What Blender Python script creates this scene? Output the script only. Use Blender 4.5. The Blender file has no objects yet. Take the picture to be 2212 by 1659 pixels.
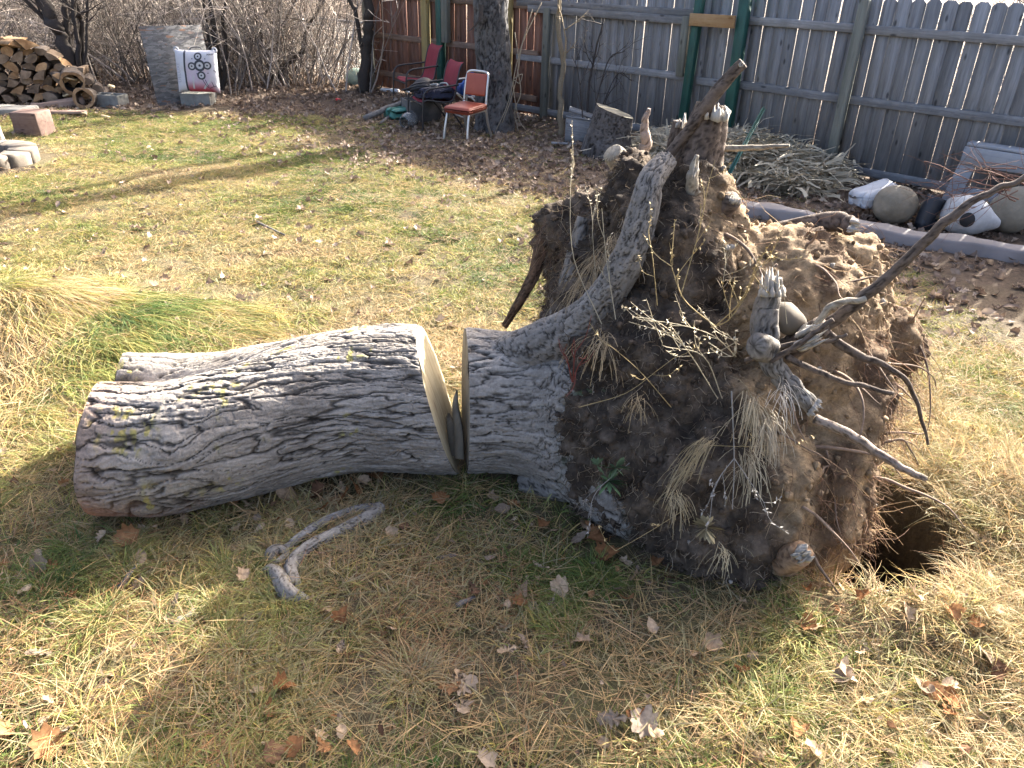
import bpy, bmesh, math
import numpy as np
from mathutils import Vector, Matrix

rng = np.random.default_rng(11)
SC = bpy.context.scene
COL = SC.collection
PI = math.pi

# ------------------------------------------------------------------ camera
CAM_H = 2.1
FPX, CX, CY = 1661.0, 1106.0, 829.5          # focal length and centre on a 2212 x 1659 frame
PITCH, ROLL = math.radians(29.0), math.radians(1.44)
_f = np.array([0, math.cos(PITCH), -math.sin(PITCH)])
_u = np.array([0, math.sin(PITCH), math.cos(PITCH)])
_r = np.array([1.0, 0, 0])
CR = math.cos(ROLL) * _r + math.sin(ROLL) * _u
CU = -math.sin(ROLL) * _r + math.cos(ROLL) * _u
CF = _f
CPOS = np.array([0, 0, CAM_H])
cam = bpy.data.cameras.new('camera')
cam.sensor_width = 36.0
cam.lens = 36.0 * FPX / 2212.0
cam.clip_start, cam.clip_end = 0.05, 500
camo = bpy.data.objects.new('camera', cam)
m = Matrix(((CR[0], CU[0], -CF[0], 0), (CR[1], CU[1], -CF[1], 0), (CR[2], CU[2], -CF[2], CAM_H), (0, 0, 0, 1)))
camo.matrix_world = m
COL.objects.link(camo)
SC.camera = camo

# ------------------------------------------------------------------ light
SUN_EL = math.radians(28.5)
SUN_AZ = math.atan2(0.655, 0.755)
SUNV = np.array([math.sin(SUN_AZ) * math.cos(SUN_EL), math.cos(SUN_AZ) * math.cos(SUN_EL), math.sin(SUN_EL)])
W = bpy.data.worlds.new('World')
SC.world = W
W.use_nodes = True
wn = W.node_tree
bg = wn.nodes['Background']
sky = wn.nodes.new('ShaderNodeTexSky')
sky.sky_type = 'NISHITA'
sky.sun_disc = False
sky.sun_elevation = SUN_EL
sky.sun_rotation = SUN_AZ
sky.air_density, sky.dust_density, sky.ozone_density = 0.6, 7.0, 0.2
wn.links.new(sky.outputs[0], bg.inputs[0])
bg.inputs[1].default_value = 0.13
sun = bpy.data.lights.new('sun', 'SUN')
sun.energy = 5.0
sun.angle = math.radians(0.55)
sun.color = (1.0, 0.94, 0.83)
suno = bpy.data.objects.new('sun', sun)
suno.rotation_euler = Vector(-SUNV).to_track_quat('-Z', 'Y').to_euler()
suno.location = (20, 16, 15)
COL.objects.link(suno)
SC.view_settings.view_transform = 'Standard'
SC.view_settings.look = 'None'
SC.view_settings.gamma = 1.0
SC.view_settings.exposure = 2.4
SC.cycles.use_adaptive_sampling = True
SC.cycles.adaptive_threshold = 0.02
SC.cycles.max_bounces = 5
SC.cycles.diffuse_bounces = 2
SC.cycles.glossy_bounces = 2
SC.cycles.transmission_bounces = 4
SC.cycles.transparent_max_bounces = 4
SC.cycles.caustics_reflective = False
SC.cycles.caustics_refractive = False

# ------------------------------------------------------------------ helpers: pixels to places
def ray(x, y):
    return CF + CR * (x - CX) / FPX - CU * (y - CY) / FPX
def gp(x, y, z=0.0):
    d = ray(x, y); return CPOS + d * ((z - CAM_H) / d[2])
def at(x, y, Y):
    d = ray(x, y); return CPOS + d * (Y / d[1])
def proj(P):
    v = np.asarray(P, float) - CPOS
    d = v @ CF
    return CX + FPX * (v @ CR) / d, CY - FPX * (v @ CU) / d

# ------------------------------------------------------------------ helpers: noise
_T = rng.random(65536)
def _h(i, j, k):
    n = (i.astype(np.int64) * 73856093) ^ (j.astype(np.int64) * 19349663) ^ (k.astype(np.int64) * 83492791)
    n = (n ^ (n >> 13)) * 1274126177
    return _T[(n ^ (n >> 16)) & 65535]
def noise(x, y, z=0.0):
    x, y, z = np.broadcast_arrays(np.asarray(x, float), np.asarray(y, float), np.asarray(z, float))
    i, j, k = np.floor(x), np.floor(y), np.floor(z)
    a, b, c = x - i, y - j, z - k
    a, b, c = a * a * (3 - 2 * a), b * b * (3 - 2 * b), c * c * (3 - 2 * c)
    i, j, k = i.astype(int), j.astype(int), k.astype(int)
    r = 0
    for di in (0, 1):
        for dj in (0, 1):
            for dk in (0, 1):
                w = (a if di else 1 - a) * (b if dj else 1 - b) * (c if dk else 1 - c)
                r = r + w * _h(i + di, j + dj, k + dk)
    return r * 2 - 1
def fbm(x, y, z=0.0, o=4):
    r, s, f = 0, 1.0, 1.0
    for q in range(o):
        r = r + s * noise(np.asarray(x) * f + q * 17.3, np.asarray(y) * f - q * 9.1, np.asarray(z) * f + q * 5.7)
        s *= 0.5; f *= 2.03
    return r
def worley(u, v, seed=0):
    u, v = np.asarray(u, float), np.asarray(v, float)
    i, j = np.floor(u).astype(int), np.floor(v).astype(int)
    F1 = np.full(u.shape, 9.0); F2 = np.full(u.shape, 9.0); ID = np.zeros(u.shape); LV = np.zeros(u.shape)
    s = np.full(u.shape, seed, int)
    for di in (-1, 0, 1):
        for dj in (-1, 0, 1):
            a, b = i + di, j + dj
            px = a + 0.1 + 0.8 * _h(a, b, s + 1); py = b + 0.1 + 0.8 * _h(a, b, s + 2)
            d = np.hypot(u - px, v - py)
            n = d < F1
            F2 = np.where(n, F1, np.minimum(F2, d))
            ID = np.where(n, _h(a, b, s + 3), ID); LV = np.where(n, v - py, LV)
            F1 = np.where(n, d, F1)
    return F1, F2, ID, LV
def sstep(a, b, x):
    t = np.clip((np.asarray(x, float) - a) / (b - a), 0, 1); return t * t * (3 - 2 * t)
def lerp(a, b, t): return a + (b - a) * t

# ------------------------------------------------------------------ helpers: meshes
def make_mesh(name, V, F, mat=None, col=None, smooth=False):
    """V (n,3); F list of index lists or (m,k) arrays, or a list of such arrays."""
    me = bpy.data.meshes.new(name)
    V = np.asarray(V, np.float32)
    if isinstance(F, np.ndarray): F = [F]
    if len(F) and isinstance(F[0], np.ndarray) and F[0].ndim == 2:
        F = [f for f in F if len(f)]
        idx = np.concatenate([f.ravel() for f in F]).astype(np.int32)
        tot = np.concatenate([np.full(len(f), f.shape[1]) for f in F]).astype(np.int32)
    else:
        idx = np.array([i for f in F for i in f], np.int32)
        tot = np.array([len(f) for f in F], np.int32)
    start = np.concatenate([[0], np.cumsum(tot)[:-1]]).astype(np.int32)
    me.vertices.add(len(V)); me.vertices.foreach_set('co', V.ravel())
    me.loops.add(len(idx)); me.loops.foreach_set('vertex_index', idx)
    me.polygons.add(len(tot)); me.polygons.foreach_set('loop_start', start); me.polygons.foreach_set('loop_total', tot)
    if smooth: me.polygons.foreach_set('use_smooth', np.ones(len(tot), bool))
    if col is not None:
        c = np.asarray(col, np.float32)
        if c.shape[1] == 3: c = np.concatenate([c, np.ones((len(c), 1), np.float32)], 1)
        at_ = me.color_attributes.new('col', 'FLOAT_COLOR', 'POINT'); at_.data.foreach_set('color', c.ravel())
    me.update(calc_edges=True)
    me.validate()
    if mat is not None: me.materials.append(mat)
    return me
class MB:
    def __init__(s): s.V = []; s.F = []; s.C = []; s.n = 0
    def add(s, V, F, c=None):
        V = np.asarray(V, float).reshape(-1, 3)
        if isinstance(F, np.ndarray): F = F.tolist()
        s.F += [[i + s.n for i in f] for f in F]
        s.V.append(V); s.n += len(V)
        if c is not None:
            c = np.asarray(c, float)
            s.C.append(np.broadcast_to(c, (len(V), 3)) if c.ndim == 1 else c)
        return s
    def mesh(s, name, mat, smooth=False):
        return make_mesh(name, np.concatenate(s.V), s.F, mat, np.concatenate(s.C) if s.C else None, smooth)
    def build(s, name, mat, parent=None, smooth=False):
        return link(name, s.mesh(name, mat, smooth), parent)
def link(name, me, parent=None, loc=None, rot=None, scale=None):
    o = bpy.data.objects.new(name, me); COL.objects.link(o)
    if loc is not None: o.location = loc
    if rot is not None: o.rotation_euler = rot
    if scale is not None: o.scale = scale
    if parent is not None: o.parent = parent
    return o
def tag(o, label=None, cat=None, group=None, kind=None):
    if label: o['label'] = label
    if cat: o['category'] = cat
    if group: o['group'] = group
    if kind: o['kind'] = kind
    return o
def empty(name, loc=(0, 0, 0), rz=0.0, label=None, cat=None, group=None):
    o = bpy.data.objects.new(name, None); COL.objects.link(o)
    o.location = loc; o.rotation_euler = (0, 0, rz); o.empty_display_size = 0.1
    return tag(o, label, cat, group)
def rotm(rx=0, ry=0, rz=0):
    from mathutils import Euler
    return np.array(Euler((rx, ry, rz)).to_matrix())
BOXF = [[0, 3, 2, 1], [4, 5, 6, 7], [0, 1, 5, 4], [1, 2, 6, 5], [2, 3, 7, 6], [3, 0, 4, 7]]
def box(c, s, R=None):
    x, y, z = np.array(s) / 2.0
    V = np.array([[-x, -y, -z], [x, -y, -z], [x, y, -z], [-x, y, -z], [-x, -y, z], [x, -y, z], [x, y, z], [-x, y, z]])
    if R is not None: V = V @ np.asarray(R).T
    return V + np.array(c), BOXF
def bevbox(s, b=0.004, seg=2, jit=0.0, cuts=0):
    bm = bmesh.new(); bmesh.ops.create_cube(bm, size=1)
    bmesh.ops.scale(bm, vec=s, verts=bm.verts)
    if cuts: bmesh.ops.subdivide_edges(bm, edges=bm.edges[:], cuts=cuts, use_grid_fill=True)
    e = [e for e in bm.edges if e.calc_face_angle(0) > 0.5]
    bmesh.ops.bevel(bm, geom=e, offset=b, segments=seg, affect='EDGES', profile=0.5)
    bm.verts.index_update()
    V = np.array([v.co[:] for v in bm.verts]); F = [[v.index for v in f.verts] for f in bm.faces]; bm.free()
    if jit:
        V = V + jit * np.stack([noise(V[:, 0] * 9 + a, V[:, 1] * 9, V[:, 2] * 9 + a) for a in (1.5, 7.3, 13.7)], 1)
    return V, F
def frames(P):
    P = np.asarray(P, float); n = len(P)
    T = np.gradient(P, axis=0); T /= np.linalg.norm(T, axis=1)[:, None] + 1e-12
    a = np.array([0, 0, 1.0]) if abs(T[0][2]) < 0.9 else np.array([1.0, 0, 0])
    N = np.zeros_like(P); N[0] = np.cross(T[0], a); N[0] /= np.linalg.norm(N[0])
    for i in range(1, n):
        v = N[i - 1] - T[i] * (N[i - 1] @ T[i]); N[i] = v / (np.linalg.norm(v) + 1e-12)
    return T, N, np.cross(T, N)
def spline(P, k=6):
    P = np.asarray(P, float); n = len(P)
    if n < 3:
        t = np.linspace(0, 1, k + 1)[:, None]; return P[0] + (P[1] - P[0]) * t
    Q = np.vstack([2 * P[0] - P[1], P, 2 * P[-1] - P[-2]]); out = []
    for i in range(n - 1):
        p0, p1, p2, p3 = Q[i:i + 4]
        for t in np.linspace(0, 1, k, endpoint=False):
            out.append(0.5 * (2 * p1 + (p2 - p0) * t + (2 * p0 - 5 * p1 + 4 * p2 - p3) * t * t + (3 * p1 - p0 - 3 * p2 + p3) * t ** 3))
    out.append(P[-1]); return np.array(out)
def tube(P, r, n=6, cap=True, jit=0.0):
    P = np.asarray(P, float); K = len(P); r = np.broadcast_to(np.asarray(r, float), (K,))
    T, N, B = frames(P)
    a = np.linspace(0, 2 * PI, n, endpoint=False)
    rr = r[:, None] * np.ones(n)
    if jit: rr = rr * (1 + jit * (rng.random((K, n)) - 0.5))
    V = P[:, None] + rr[..., None] * (np.cos(a)[None, :, None] * N[:, None] + np.sin(a)[None, :, None] * B[:, None])
    q = np.arange(n); q2 = (q + 1) % n
    F = [[i * n + a_, i * n + b_, (i + 1) * n + b_, (i + 1) * n + a_] for i in range(K - 1) for a_, b_ in zip(q.tolist(), q2.tolist())]
    if cap: F += [list(range(n))[::-1], [(K - 1) * n + i for i in range(n)]]
    return V.reshape(-1, 3), F
def gridF(K, n, wrap=True):
    i = np.arange(K - 1)[:, None]; j = np.arange(n if wrap else n - 1)[None]; j2 = (j + 1) % n
    return np.stack([i * n + j, i * n + j2, (i + 1) * n + j2, (i + 1) * n + j], -1).reshape(-1, 4)

# ------------------------------------------------------------------ helpers: materials
def nt(name):
    mt = bpy.data.materials.new(name); mt.use_nodes = True
    t = mt.node_tree; b = t.nodes['Principled BSDF']
    return mt, t, b
def N(t, ty, **k):
    n = t.nodes.new(ty)
    for a, v in k.items():
        if a in n.inputs.keys(): n.inputs[a].default_value = v
        else: setattr(n, a, v)
    return n
def ramp(t, fac, stops):
    r = t.nodes.new('ShaderNodeValToRGB'); e = r.color_ramp.elements
    while len(e) < len(stops): e.new(0.5)
    for q, (p, c) in zip(e, stops): q.position = p; q.color = (*c[:3], 1)
    t.links.new(fac, r.inputs[0]); return r.outputs[0]
def mixc(t, f, a, b, mode='MIX'):
    n = t.nodes.new('ShaderNodeMix'); n.data_type = 'RGBA'; n.blend_type = mode
    for s, v in ((n.inputs[0], f), (n.inputs[6], a), (n.inputs[7], b)):
        if hasattr(v, 'links'): t.links.new(v, s)
        elif isinstance(v, (int, float)): s.default_value = v
        else: s.default_value = (*v[:3], 1)
    return n.outputs[2]
def coords(t, kind='Object', scale=(1, 1, 1)):
    c = t.nodes.new('ShaderNodeTexCoord'); mp = t.nodes.new('ShaderNodeMapping')
    mp.inputs['Scale'].default_value = scale
    t.links.new(c.outputs[kind], mp.inputs[0]); return mp.outputs[0]
def geo_coords(t, scale=(1, 1, 1)):
    c = t.nodes.new('ShaderNodeNewGeometry'); mp = t.nodes.new('ShaderNodeMapping')
    mp.inputs['Scale'].default_value = scale
    t.links.new(c.outputs['Position'], mp.inputs[0]); return mp.outputs[0]
def tnoise(t, vec, s, d=4, rough=0.6):
    n = N(t, 'ShaderNodeTexNoise'); n.inputs['Scale'].default_value = s; n.inputs['Detail'].default_value = d
    n.inputs['Roughness'].default_value = rough
    t.links.new(vec, n.inputs['Vector']); return n.outputs[0]
def bump(t, b, h, s, dist=0.01):
    n = N(t, 'ShaderNodeBump'); n.inputs['Strength'].default_value = s; n.inputs['Distance'].default_value = dist
    t.links.new(h, n.inputs['Height']); t.links.new(n.outputs[0], b.inputs['Normal'])
def attr(t, name='col', ty='GEOMETRY'):
    a = N(t, 'ShaderNodeAttribute'); a.attribute_name = name; a.attribute_type = ty; return a
def mat(name, stops, scale=8, stretch=(1, 1, 1), rough=0.8, bmp=0.3, bscale=60, bdist=0.004, metal=0.0, var=0.25, det=5):
    """noise ramp + bump, with a little brightness change from object to object"""
    mt, t, b = nt(name)
    v = coords(t, 'Object', stretch)
    oi = N(t, 'ShaderNodeObjectInfo')
    add = N(t, 'ShaderNodeVectorMath', operation='ADD'); t.links.new(v, add.inputs[0])
    mul = N(t, 'ShaderNodeMath', operation='MULTIPLY'); mul.inputs[1].default_value = 31.0
    t.links.new(oi.outputs['Random'], mul.inputs[0]); t.links.new(mul.outputs[0], add.inputs[1])
    v = add.outputs[0]
    c = ramp(t, tnoise(t, v, scale, det), stops)
    hv = N(t, 'ShaderNodeHueSaturation')
    mr = N(t, 'ShaderNodeMapRange'); mr.inputs[3].default_value = 1 - var; mr.inputs[4].default_value = 1 + var
    t.links.new(oi.outputs['Random'], mr.inputs[0]); t.links.new(mr.outputs[0], hv.inputs['Value'])
    t.links.new(c, hv.inputs['Color']); t.links.new(hv.outputs[0], b.inputs['Base Color'])
    b.inputs['Roughness'].default_value = rough; b.inputs['Metallic'].default_value = metal
    if bmp: bump(t, b, tnoise(t, v, bscale, 4), bmp, bdist)
    return mt
def attr_mat(name, rough=0.85, bmp=0.4, bscale=90, bdist=0.004, nvar=0.35, nscale=40, stretch=(1, 1, 1), geo=False):
    """vertex colour times a fine noise"""
    mt, t, b = nt(name)
    v = geo_coords(t, stretch) if geo else coords(t, 'Object', stretch)
    a = attr(t)
    n = tnoise(t, v, nscale, 6, 0.7)
    g = ramp(t, n, [(0.25, (1 - nvar,) * 3), (0.75, (1 + nvar,) * 3)])
    t.links.new(mixc(t, 1.0, a.outputs['Color'], g, 'MULTIPLY'), b.inputs['Base Color'])
    b.inputs['Roughness'].default_value = rough
    b.inputs['Specular IOR Level'].default_value = 0.25
    if bmp: bump(t, b, tnoise(t, v, bscale, 5, 0.7), bmp, bdist)
    return mt
def leaf_mat(name, stops, trans=0.35, tint_attr='tint', inst=True, rough=0.7, grad=True):
    """thin plant matter that lets light through; the hue comes from a per-plant number"""
    mt, t, b = nt(name)
    a = attr(t, tint_attr, 'INSTANCER' if inst else 'GEOMETRY')
    c = ramp(t, a.outputs['Fac'], stops)
    if grad:
        c = mixc(t, 1.0, c, attr(t).outputs['Color'], 'MULTIPLY')
    t.links.new(c, b.inputs['Base Color']); b.inputs['Roughness'].default_value = rough
    b.inputs['Specular IOR Level'].default_value = 0.3
    tr = N(t, 'ShaderNodeBsdfTranslucent'); t.links.new(c, tr.inputs[0])
    mx = N(t, 'ShaderNodeMixShader'); mx.inputs[0].default_value = trans
    t.links.new(b.outputs[0], mx.inputs[1]); t.links.new(tr.outputs[0], mx.inputs[2])
    t.links.new(mx.outputs[0], t.nodes['Material Output'].inputs[0])
    return mt
def plain(name, c, rough=0.6, metal=0.0, bmp=0.15, bscale=80, dirt=0.25):
    d = tuple(x * (1 - dirt) for x in c)
    return mat(name, [(0.3, d), (0.7, c)], 6, rough=rough, bmp=bmp, bscale=bscale, metal=metal, var=0.04)

# ------------------------------------------------------------------ helpers: scatter (only for uncountable stuff)
def scatter(name, variants, P, R, S, I, T, label, cat):
    c = bpy.data.collections.new(name + '_kinds')
    for q, me in enumerate(variants):
        o = bpy.data.objects.new('%s_kind_%02d' % (name, q), me); c.objects.link(o)
    n = len(P)
    me = bpy.data.meshes.new(name); me.vertices.add(n); me.vertices.foreach_set('co', np.asarray(P, np.float32).ravel())
    def at_(nm, ty, key, d):
        a = me.attributes.new(nm, ty, 'POINT'); a.data.foreach_set(key, np.ascontiguousarray(d).ravel())
    at_('rot', 'FLOAT_VECTOR', 'vector', np.asarray(R, np.float32))
    at_('scl', 'FLOAT_VECTOR', 'vector', np.asarray(S, np.float32) if np.ndim(S) == 2 else np.repeat(np.asarray(S, np.float32)[:, None], 3, 1))
    at_('idx', 'INT', 'value', np.asarray(I, np.int32)); at_('tint', 'FLOAT', 'value', np.asarray(T, np.float32))
    me.update()
    o = link(name, me)
    g = bpy.data.node_groups.new(name, 'GeometryNodeTree')
    g.interface.new_socket('Geometry', in_out='INPUT', socket_type='NodeSocketGeometry')
    g.interface.new_socket('Geometry', in_out='OUTPUT', socket_type='NodeSocketGeometry')
    gi, go = g.nodes.new('NodeGroupInput'), g.nodes.new('NodeGroupOutput')
    ip = g.nodes.new('GeometryNodeInstanceOnPoints'); ci = g.nodes.new('GeometryNodeCollectionInfo')
    ci.inputs['Collection'].default_value = c
    ci.inputs['Separate Children'].default_value = True; ci.inputs['Reset Children'].default_value = True
    def na(nm, ty):
        q = g.nodes.new('GeometryNodeInputNamedAttribute'); q.data_type = ty; q.inputs['Name'].default_value = nm
        return [s for s in q.outputs if s.enabled][0]
    e = g.nodes.new('FunctionNodeEulerToRotation')
    L = g.links.new
    L(gi.outputs[0], ip.inputs['Points']); L(ci.outputs[0], ip.inputs['Instance']); ip.inputs['Pick Instance'].default_value = True
    L(na('idx', 'INT'), ip.inputs['Instance Index'])
    L(na('rot', 'FLOAT_VECTOR'), e.inputs[0]); L(e.outputs[0], ip.inputs['Rotation']); L(na('scl', 'FLOAT_VECTOR'), ip.inputs['Scale'])
    L(ip.outputs[0], go.inputs[0])
    md = o.modifiers.new('scatter', 'NODES'); md.node_group = g
    if variants and variants[0].materials: me.materials.append(variants[0].materials[0])
    return tag(o, label, cat, kind='stuff')

#==PART2==
# ------------------------------------------------------------------ the ground
FA = np.array([-2.64, 14.79]); FB = np.array([4.70, 8.11])
FU = (FB - FA) / np.linalg.norm(FB - FA); FN = np.array([FU[1], -FU[0]])       # FN points to the camera side
FANG = math.atan2(FU[1], FU[0])
def fdist(x, y): return (x - FA[0]) * FN[0] + (y - FA[1]) * FN[1]
def fs(s, off=0.0, z=0.0):
    p = FA + FU * s + FN * off; return np.array([p[0], p[1], z])
def litter(x, y):
    n = 0.9 * fbm(x * 0.7, y * 0.7, 3.3, 3)
    a = 1 - sstep(2.0, 4.0, fdist(x, y) + n)
    b = sstep(11.2, 12.6, y + 0.7 * n)
    c = sstep(2.1, 2.9, x + 0.3 * n) * sstep(3.6, 5.2, y) * 0.8
    return np.clip(np.maximum(np.maximum(a, b), c), 0, 1)
def gh(x, y):
    x, y = np.asarray(x, float), np.asarray(y, float)
    near = 1 - sstep(14, 25, np.hypot(x, y))
    h = 0.03 * fbm(x * 0.9, y * 0.9, 1.1, 3) + near * 0.012 * fbm(x * 5, y * 5, 4.2, 3)
    h = h + 0.25 * np.exp(-(((x + 3.5) / 1.0) ** 2 + ((y - 4.45) / 0.6) ** 2)) * (1 + 0.25 * fbm(x * 3, y * 3, 9.0, 2))
    h = h + 0.14 * np.exp(-(((x + 1.9) / 0.7) ** 2 + ((y - 12.9) / 0.4) ** 2))
    pit = ((x - 1.50) / 0.34) ** 2 + ((y - 2.66) / 0.42) ** 2
    h = h - 1.1 * np.exp(-pit ** 3 * 0.9)
    h = h + 0.07 * np.exp(-(((x - 1.45) / 0.35) ** 2 + ((y - 2.12) / 0.14) ** 2))
    h = h + 0.08 * np.exp(-(((x - 2.25) / 0.25) ** 2 + ((y - 2.9) / 0.5) ** 2))
    return h
def on(p, dz=0.0):
    return np.array([p[0], p[1], float(gh(p[0], p[1])) + dz])
gx = np.concatenate([np.linspace(-160, -14, 18, endpoint=False), np.linspace(-14, -5, 60, endpoint=False), np.linspace(-5, 4.2, 260, endpoint=False), np.linspace(4.2, 12, 40, endpoint=False), np.linspace(12, 160, 18)])
gy = np.concatenate([np.linspace(-40, 0.8, 10, endpoint=False), np.linspace(0.8, 7, 190, endpoint=False), np.linspace(7, 20, 120, endpoint=False), np.linspace(20, 260, 26)])
GX, GY = np.meshgrid(gx, gy, indexing='ij')
GZ = gh(GX, GY)
lit = litter(GX, GY)
nn = fbm(GX * 2.2, GY * 2.2, 7.7, 4)[..., None]
soil = np.array([0.055, 0.040, 0.028]); thatch = np.array([0.115, 0.105, 0.050]); straw = np.array([0.125, 0.10, 0.06]); duff = np.array([0.115, 0.082, 0.058])
base = lerp(lerp(thatch, straw, sstep(-0.2, 0.5, nn)), soil, sstep(0.35, 0.9, -nn + 0.2))
base = lerp(base, duff + 0 * base, lit[..., None])
sandy = np.exp(-(((GX - 1.5) / 0.5) ** 2 + ((GY - 2.25) / 0.25) ** 2))[..., None] + 1.2 * np.exp(-(((GX + 3.40) / 0.30) ** 2 + ((GY - 4.62) / 0.16) ** 2))[..., None]
base = lerp(base, np.array([0.30, 0.20, 0.11]) + 0 * base, np.clip(sandy, 0, 1) * 0.8)
pit_shade = sstep(0.12, 0.4, -GZ)[..., None]
base = lerp(base, np.array([0.03, 0.022, 0.015]) + 0 * base, pit_shade)  # shade of the root hole painted into the soil colour, darker with depth
m_ground = attr_mat('ground_soil', 0.95, 0.9, 55, 0.02, 0.5, 26, geo=True)
ground = link('ground', make_mesh('ground', np.stack([GX, GY, GZ], -1).reshape(-1, 3), gridF(len(gx), len(gy), False), m_ground, base.reshape(-1, 3), True))
tag(ground, 'earth of the back yard under the grass and fallen leaves', 'ground', kind='structure')

# ------------------------------------------------------------------ wooden fence
def wood_mat(name, dark, mid, light, knot, stretch=(34, 34, 1.6), var=0.16, bmp=0.5):
    mt, t, b = nt(name)
    oi = N(t, 'ShaderNodeObjectInfo')
    c = t.nodes.new('ShaderNodeTexCoord')
    add = N(t, 'ShaderNodeVectorMath', operation='ADD'); t.links.new(c.outputs['Object'], add.inputs[0])
    mul = N(t, 'ShaderNodeMath', operation='MULTIPLY'); mul.inputs[1].default_value = 57.0
    t.links.new(oi.outputs['Random'], mul.inputs[0]); t.links.new(mul.outputs[0], add.inputs[1])
    def mp(s):
        q = t.nodes.new('ShaderNodeMapping'); q.inputs['Scale'].default_value = s; t.links.new(add.outputs[0], q.inputs[0]); return q.outputs[0]
    warp = tnoise(t, mp((3, 3, 1.2)), 2.0, 2)
    w2 = N(t, 'ShaderNodeVectorMath', operation='SCALE'); w2.inputs['Scale'].default_value = 1.6
    cmb = N(t, 'ShaderNodeCombineXYZ'); t.links.new(warp, cmb.inputs[0]); t.links.new(warp, cmb.inputs[1]); t.links.new(cmb.outputs[0], w2.inputs[0])
    ad2 = N(t, 'ShaderNodeVectorMath', operation='ADD'); t.links.new(mp(stretch), ad2.inputs[0]); t.links.new(w2.outputs[0], ad2.inputs[1])
    gr = tnoise(t, ad2.outputs[0], 1.0, 6, 0.65)
    col = ramp(t, gr, [(0.28, dark), (0.5, mid), (0.75, light)])
    bl = tnoise(t, mp((5, 5, 1.5)), 1.0, 4)
    col = mixc(t, ramp(t, bl, [(0.35, (0, 0, 0)), (0.7, (0.55,) * 3)]), col, dark)
    vo = N(t, 'ShaderNodeTexVoronoi'); vo.inputs['Scale'].default_value = 1.0; vo.inputs['Randomness'].default_value = 1.0
    t.links.new(mp((9.0, 9.0, 3.6) if stretch[2] < stretch[0] else (3.6, 9.0, 9.0)), vo.inputs['Vector'])
    col = mixc(t, ramp(t, vo.outputs['Distance'], [(0.07, (0.85,) * 3), (0.16, (0, 0, 0))]), col, knot)
    hv = N(t, 'ShaderNodeHueSaturation'); mr = N(t, 'ShaderNodeMapRange'); mr.inputs[3].default_value = 1 - var; mr.inputs[4].default_value = 1 + var
    t.links.new(oi.outputs['Random'], mr.inputs[0]); t.links.new(mr.outputs[0], hv.inputs['Value']); t.links.new(col, hv.inputs['Color'])
    t.links.new(hv.outputs[0], b.inputs['Base Color']); b.inputs['Roughness'].default_value = 0.85; b.inputs['Specular IOR Level'].default_value = 0.2
    bump(t, b, gr, bmp, 0.004)
    return mt
GREYW = ((0.13, 0.132, 0.136), (0.235, 0.237, 0.243), (0.34, 0.342, 0.348), (0.05, 0.05, 0.052))
REDW = ((0.13, 0.062, 0.045), (0.215, 0.118, 0.088), (0.29, 0.19, 0.15), (0.06, 0.032, 0.025))
m_grey = wood_mat('weathered_grey_board', *GREYW)
m_greyh = wood_mat('weathered_grey_rail', *GREYW, stretch=(1.6, 34, 34))
m_greyp = wood_mat('weathered_grey_post', (0.10, 0.105, 0.09), (0.18, 0.185, 0.16), (0.26, 0.265, 0.23), (0.05, 0.05, 0.04), stretch=(22, 22, 1.2))
m_red = wood_mat('red_stained_board', *REDW, var=0.22)
m_redh = wood_mat('red_brown_rail', (0.12, 0.08, 0.06), (0.20, 0.14, 0.105), (0.27, 0.20, 0.16), (0.06, 0.04, 0.03), stretch=(1.6, 34, 34))
m_yel = wood_mat('new_yellow_lumber', (0.22, 0.17, 0.07), (0.33, 0.26, 0.12), (0.40, 0.33, 0.17), (0.14, 0.08, 0.03), stretch=(20, 20, 1.2))
m_pine = wood_mat('fresh_pine_plank', (0.26, 0.15, 0.07), (0.40, 0.26, 0.135), (0.46, 0.33, 0.19), (0.18, 0.09, 0.035), stretch=(2.2, 26, 26), bmp=0.2)
m_green = mat('green_painted_post', [(0.3, (0.008, 0.045, 0.036)), (0.62, (0.013, 0.08, 0.062)), (0.78, (0.02, 0.095, 0.075)), (0.84, (0.08, 0.11, 0.09))], 5, (3, 3, 1), 0.55, 0.25, 40, var=0.08)

def board_mesh(name, w, h, th, m_, dog=0.035, nick=0.0):
    x = w / 2
    prof = [(-x, 0), (x, 0), (x, h - dog), (x - dog, h), (-x + dog, h), (-x, h - dog)] if dog else [(-x, 0), (x, 0), (x, h), (-x, h)]
    k = len(prof); b = 0.0025
    V = [(p[0], -th / 2, p[1]) for p in prof] + [(p[0], th / 2, p[1]) for p in prof]
    F = [list(range(k)), list(range(2 * k - 1, k - 1, -1))] + [[i, k + i, k + (i + 1) % k, (i + 1) % k] for i in range(k)]
    return make_mesh(name, V, F, m_)
def fence(s0, s1, bm_, rm_, zr, label, gaps=None, sizes=(0.137,), h=1.81, rail_d=0.038, rail_h=0.088):
    e = empty('fence', (*fs(s0)[:2], 0), FANG, label, 'fence', 'wooden fence sections')
    meshes = [board_mesh('board', w, h, 0.016, bm_) for w in sizes]
    x = 0.0; L = s1 - s0
    while x < L - 0.05:
        q = rng.integers(len(sizes)); w = sizes[q]
        link('board', meshes[q], e, (x + w / 2, 0.009 + rng.uniform(0, 0.004), rng.uniform(-0.012, 0.012) + 0.02), (rng.normal(0, 0.003), rng.normal(0, 0.0045), rng.normal(0, 0.012)))
        x += w + rng.uniform(0.0015, 0.008)
    for (a, b, z) in zr:
        V, F = bevbox((b - a, rail_d, rail_h), 0.004, 1)
        link('rail', make_mesh('rail', V, F, rm_), e, ((a + b) / 2 - s0, -0.002 - rail_d / 2, z), (0, rng.normal(0, 0.003), 0))
    return e
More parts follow.
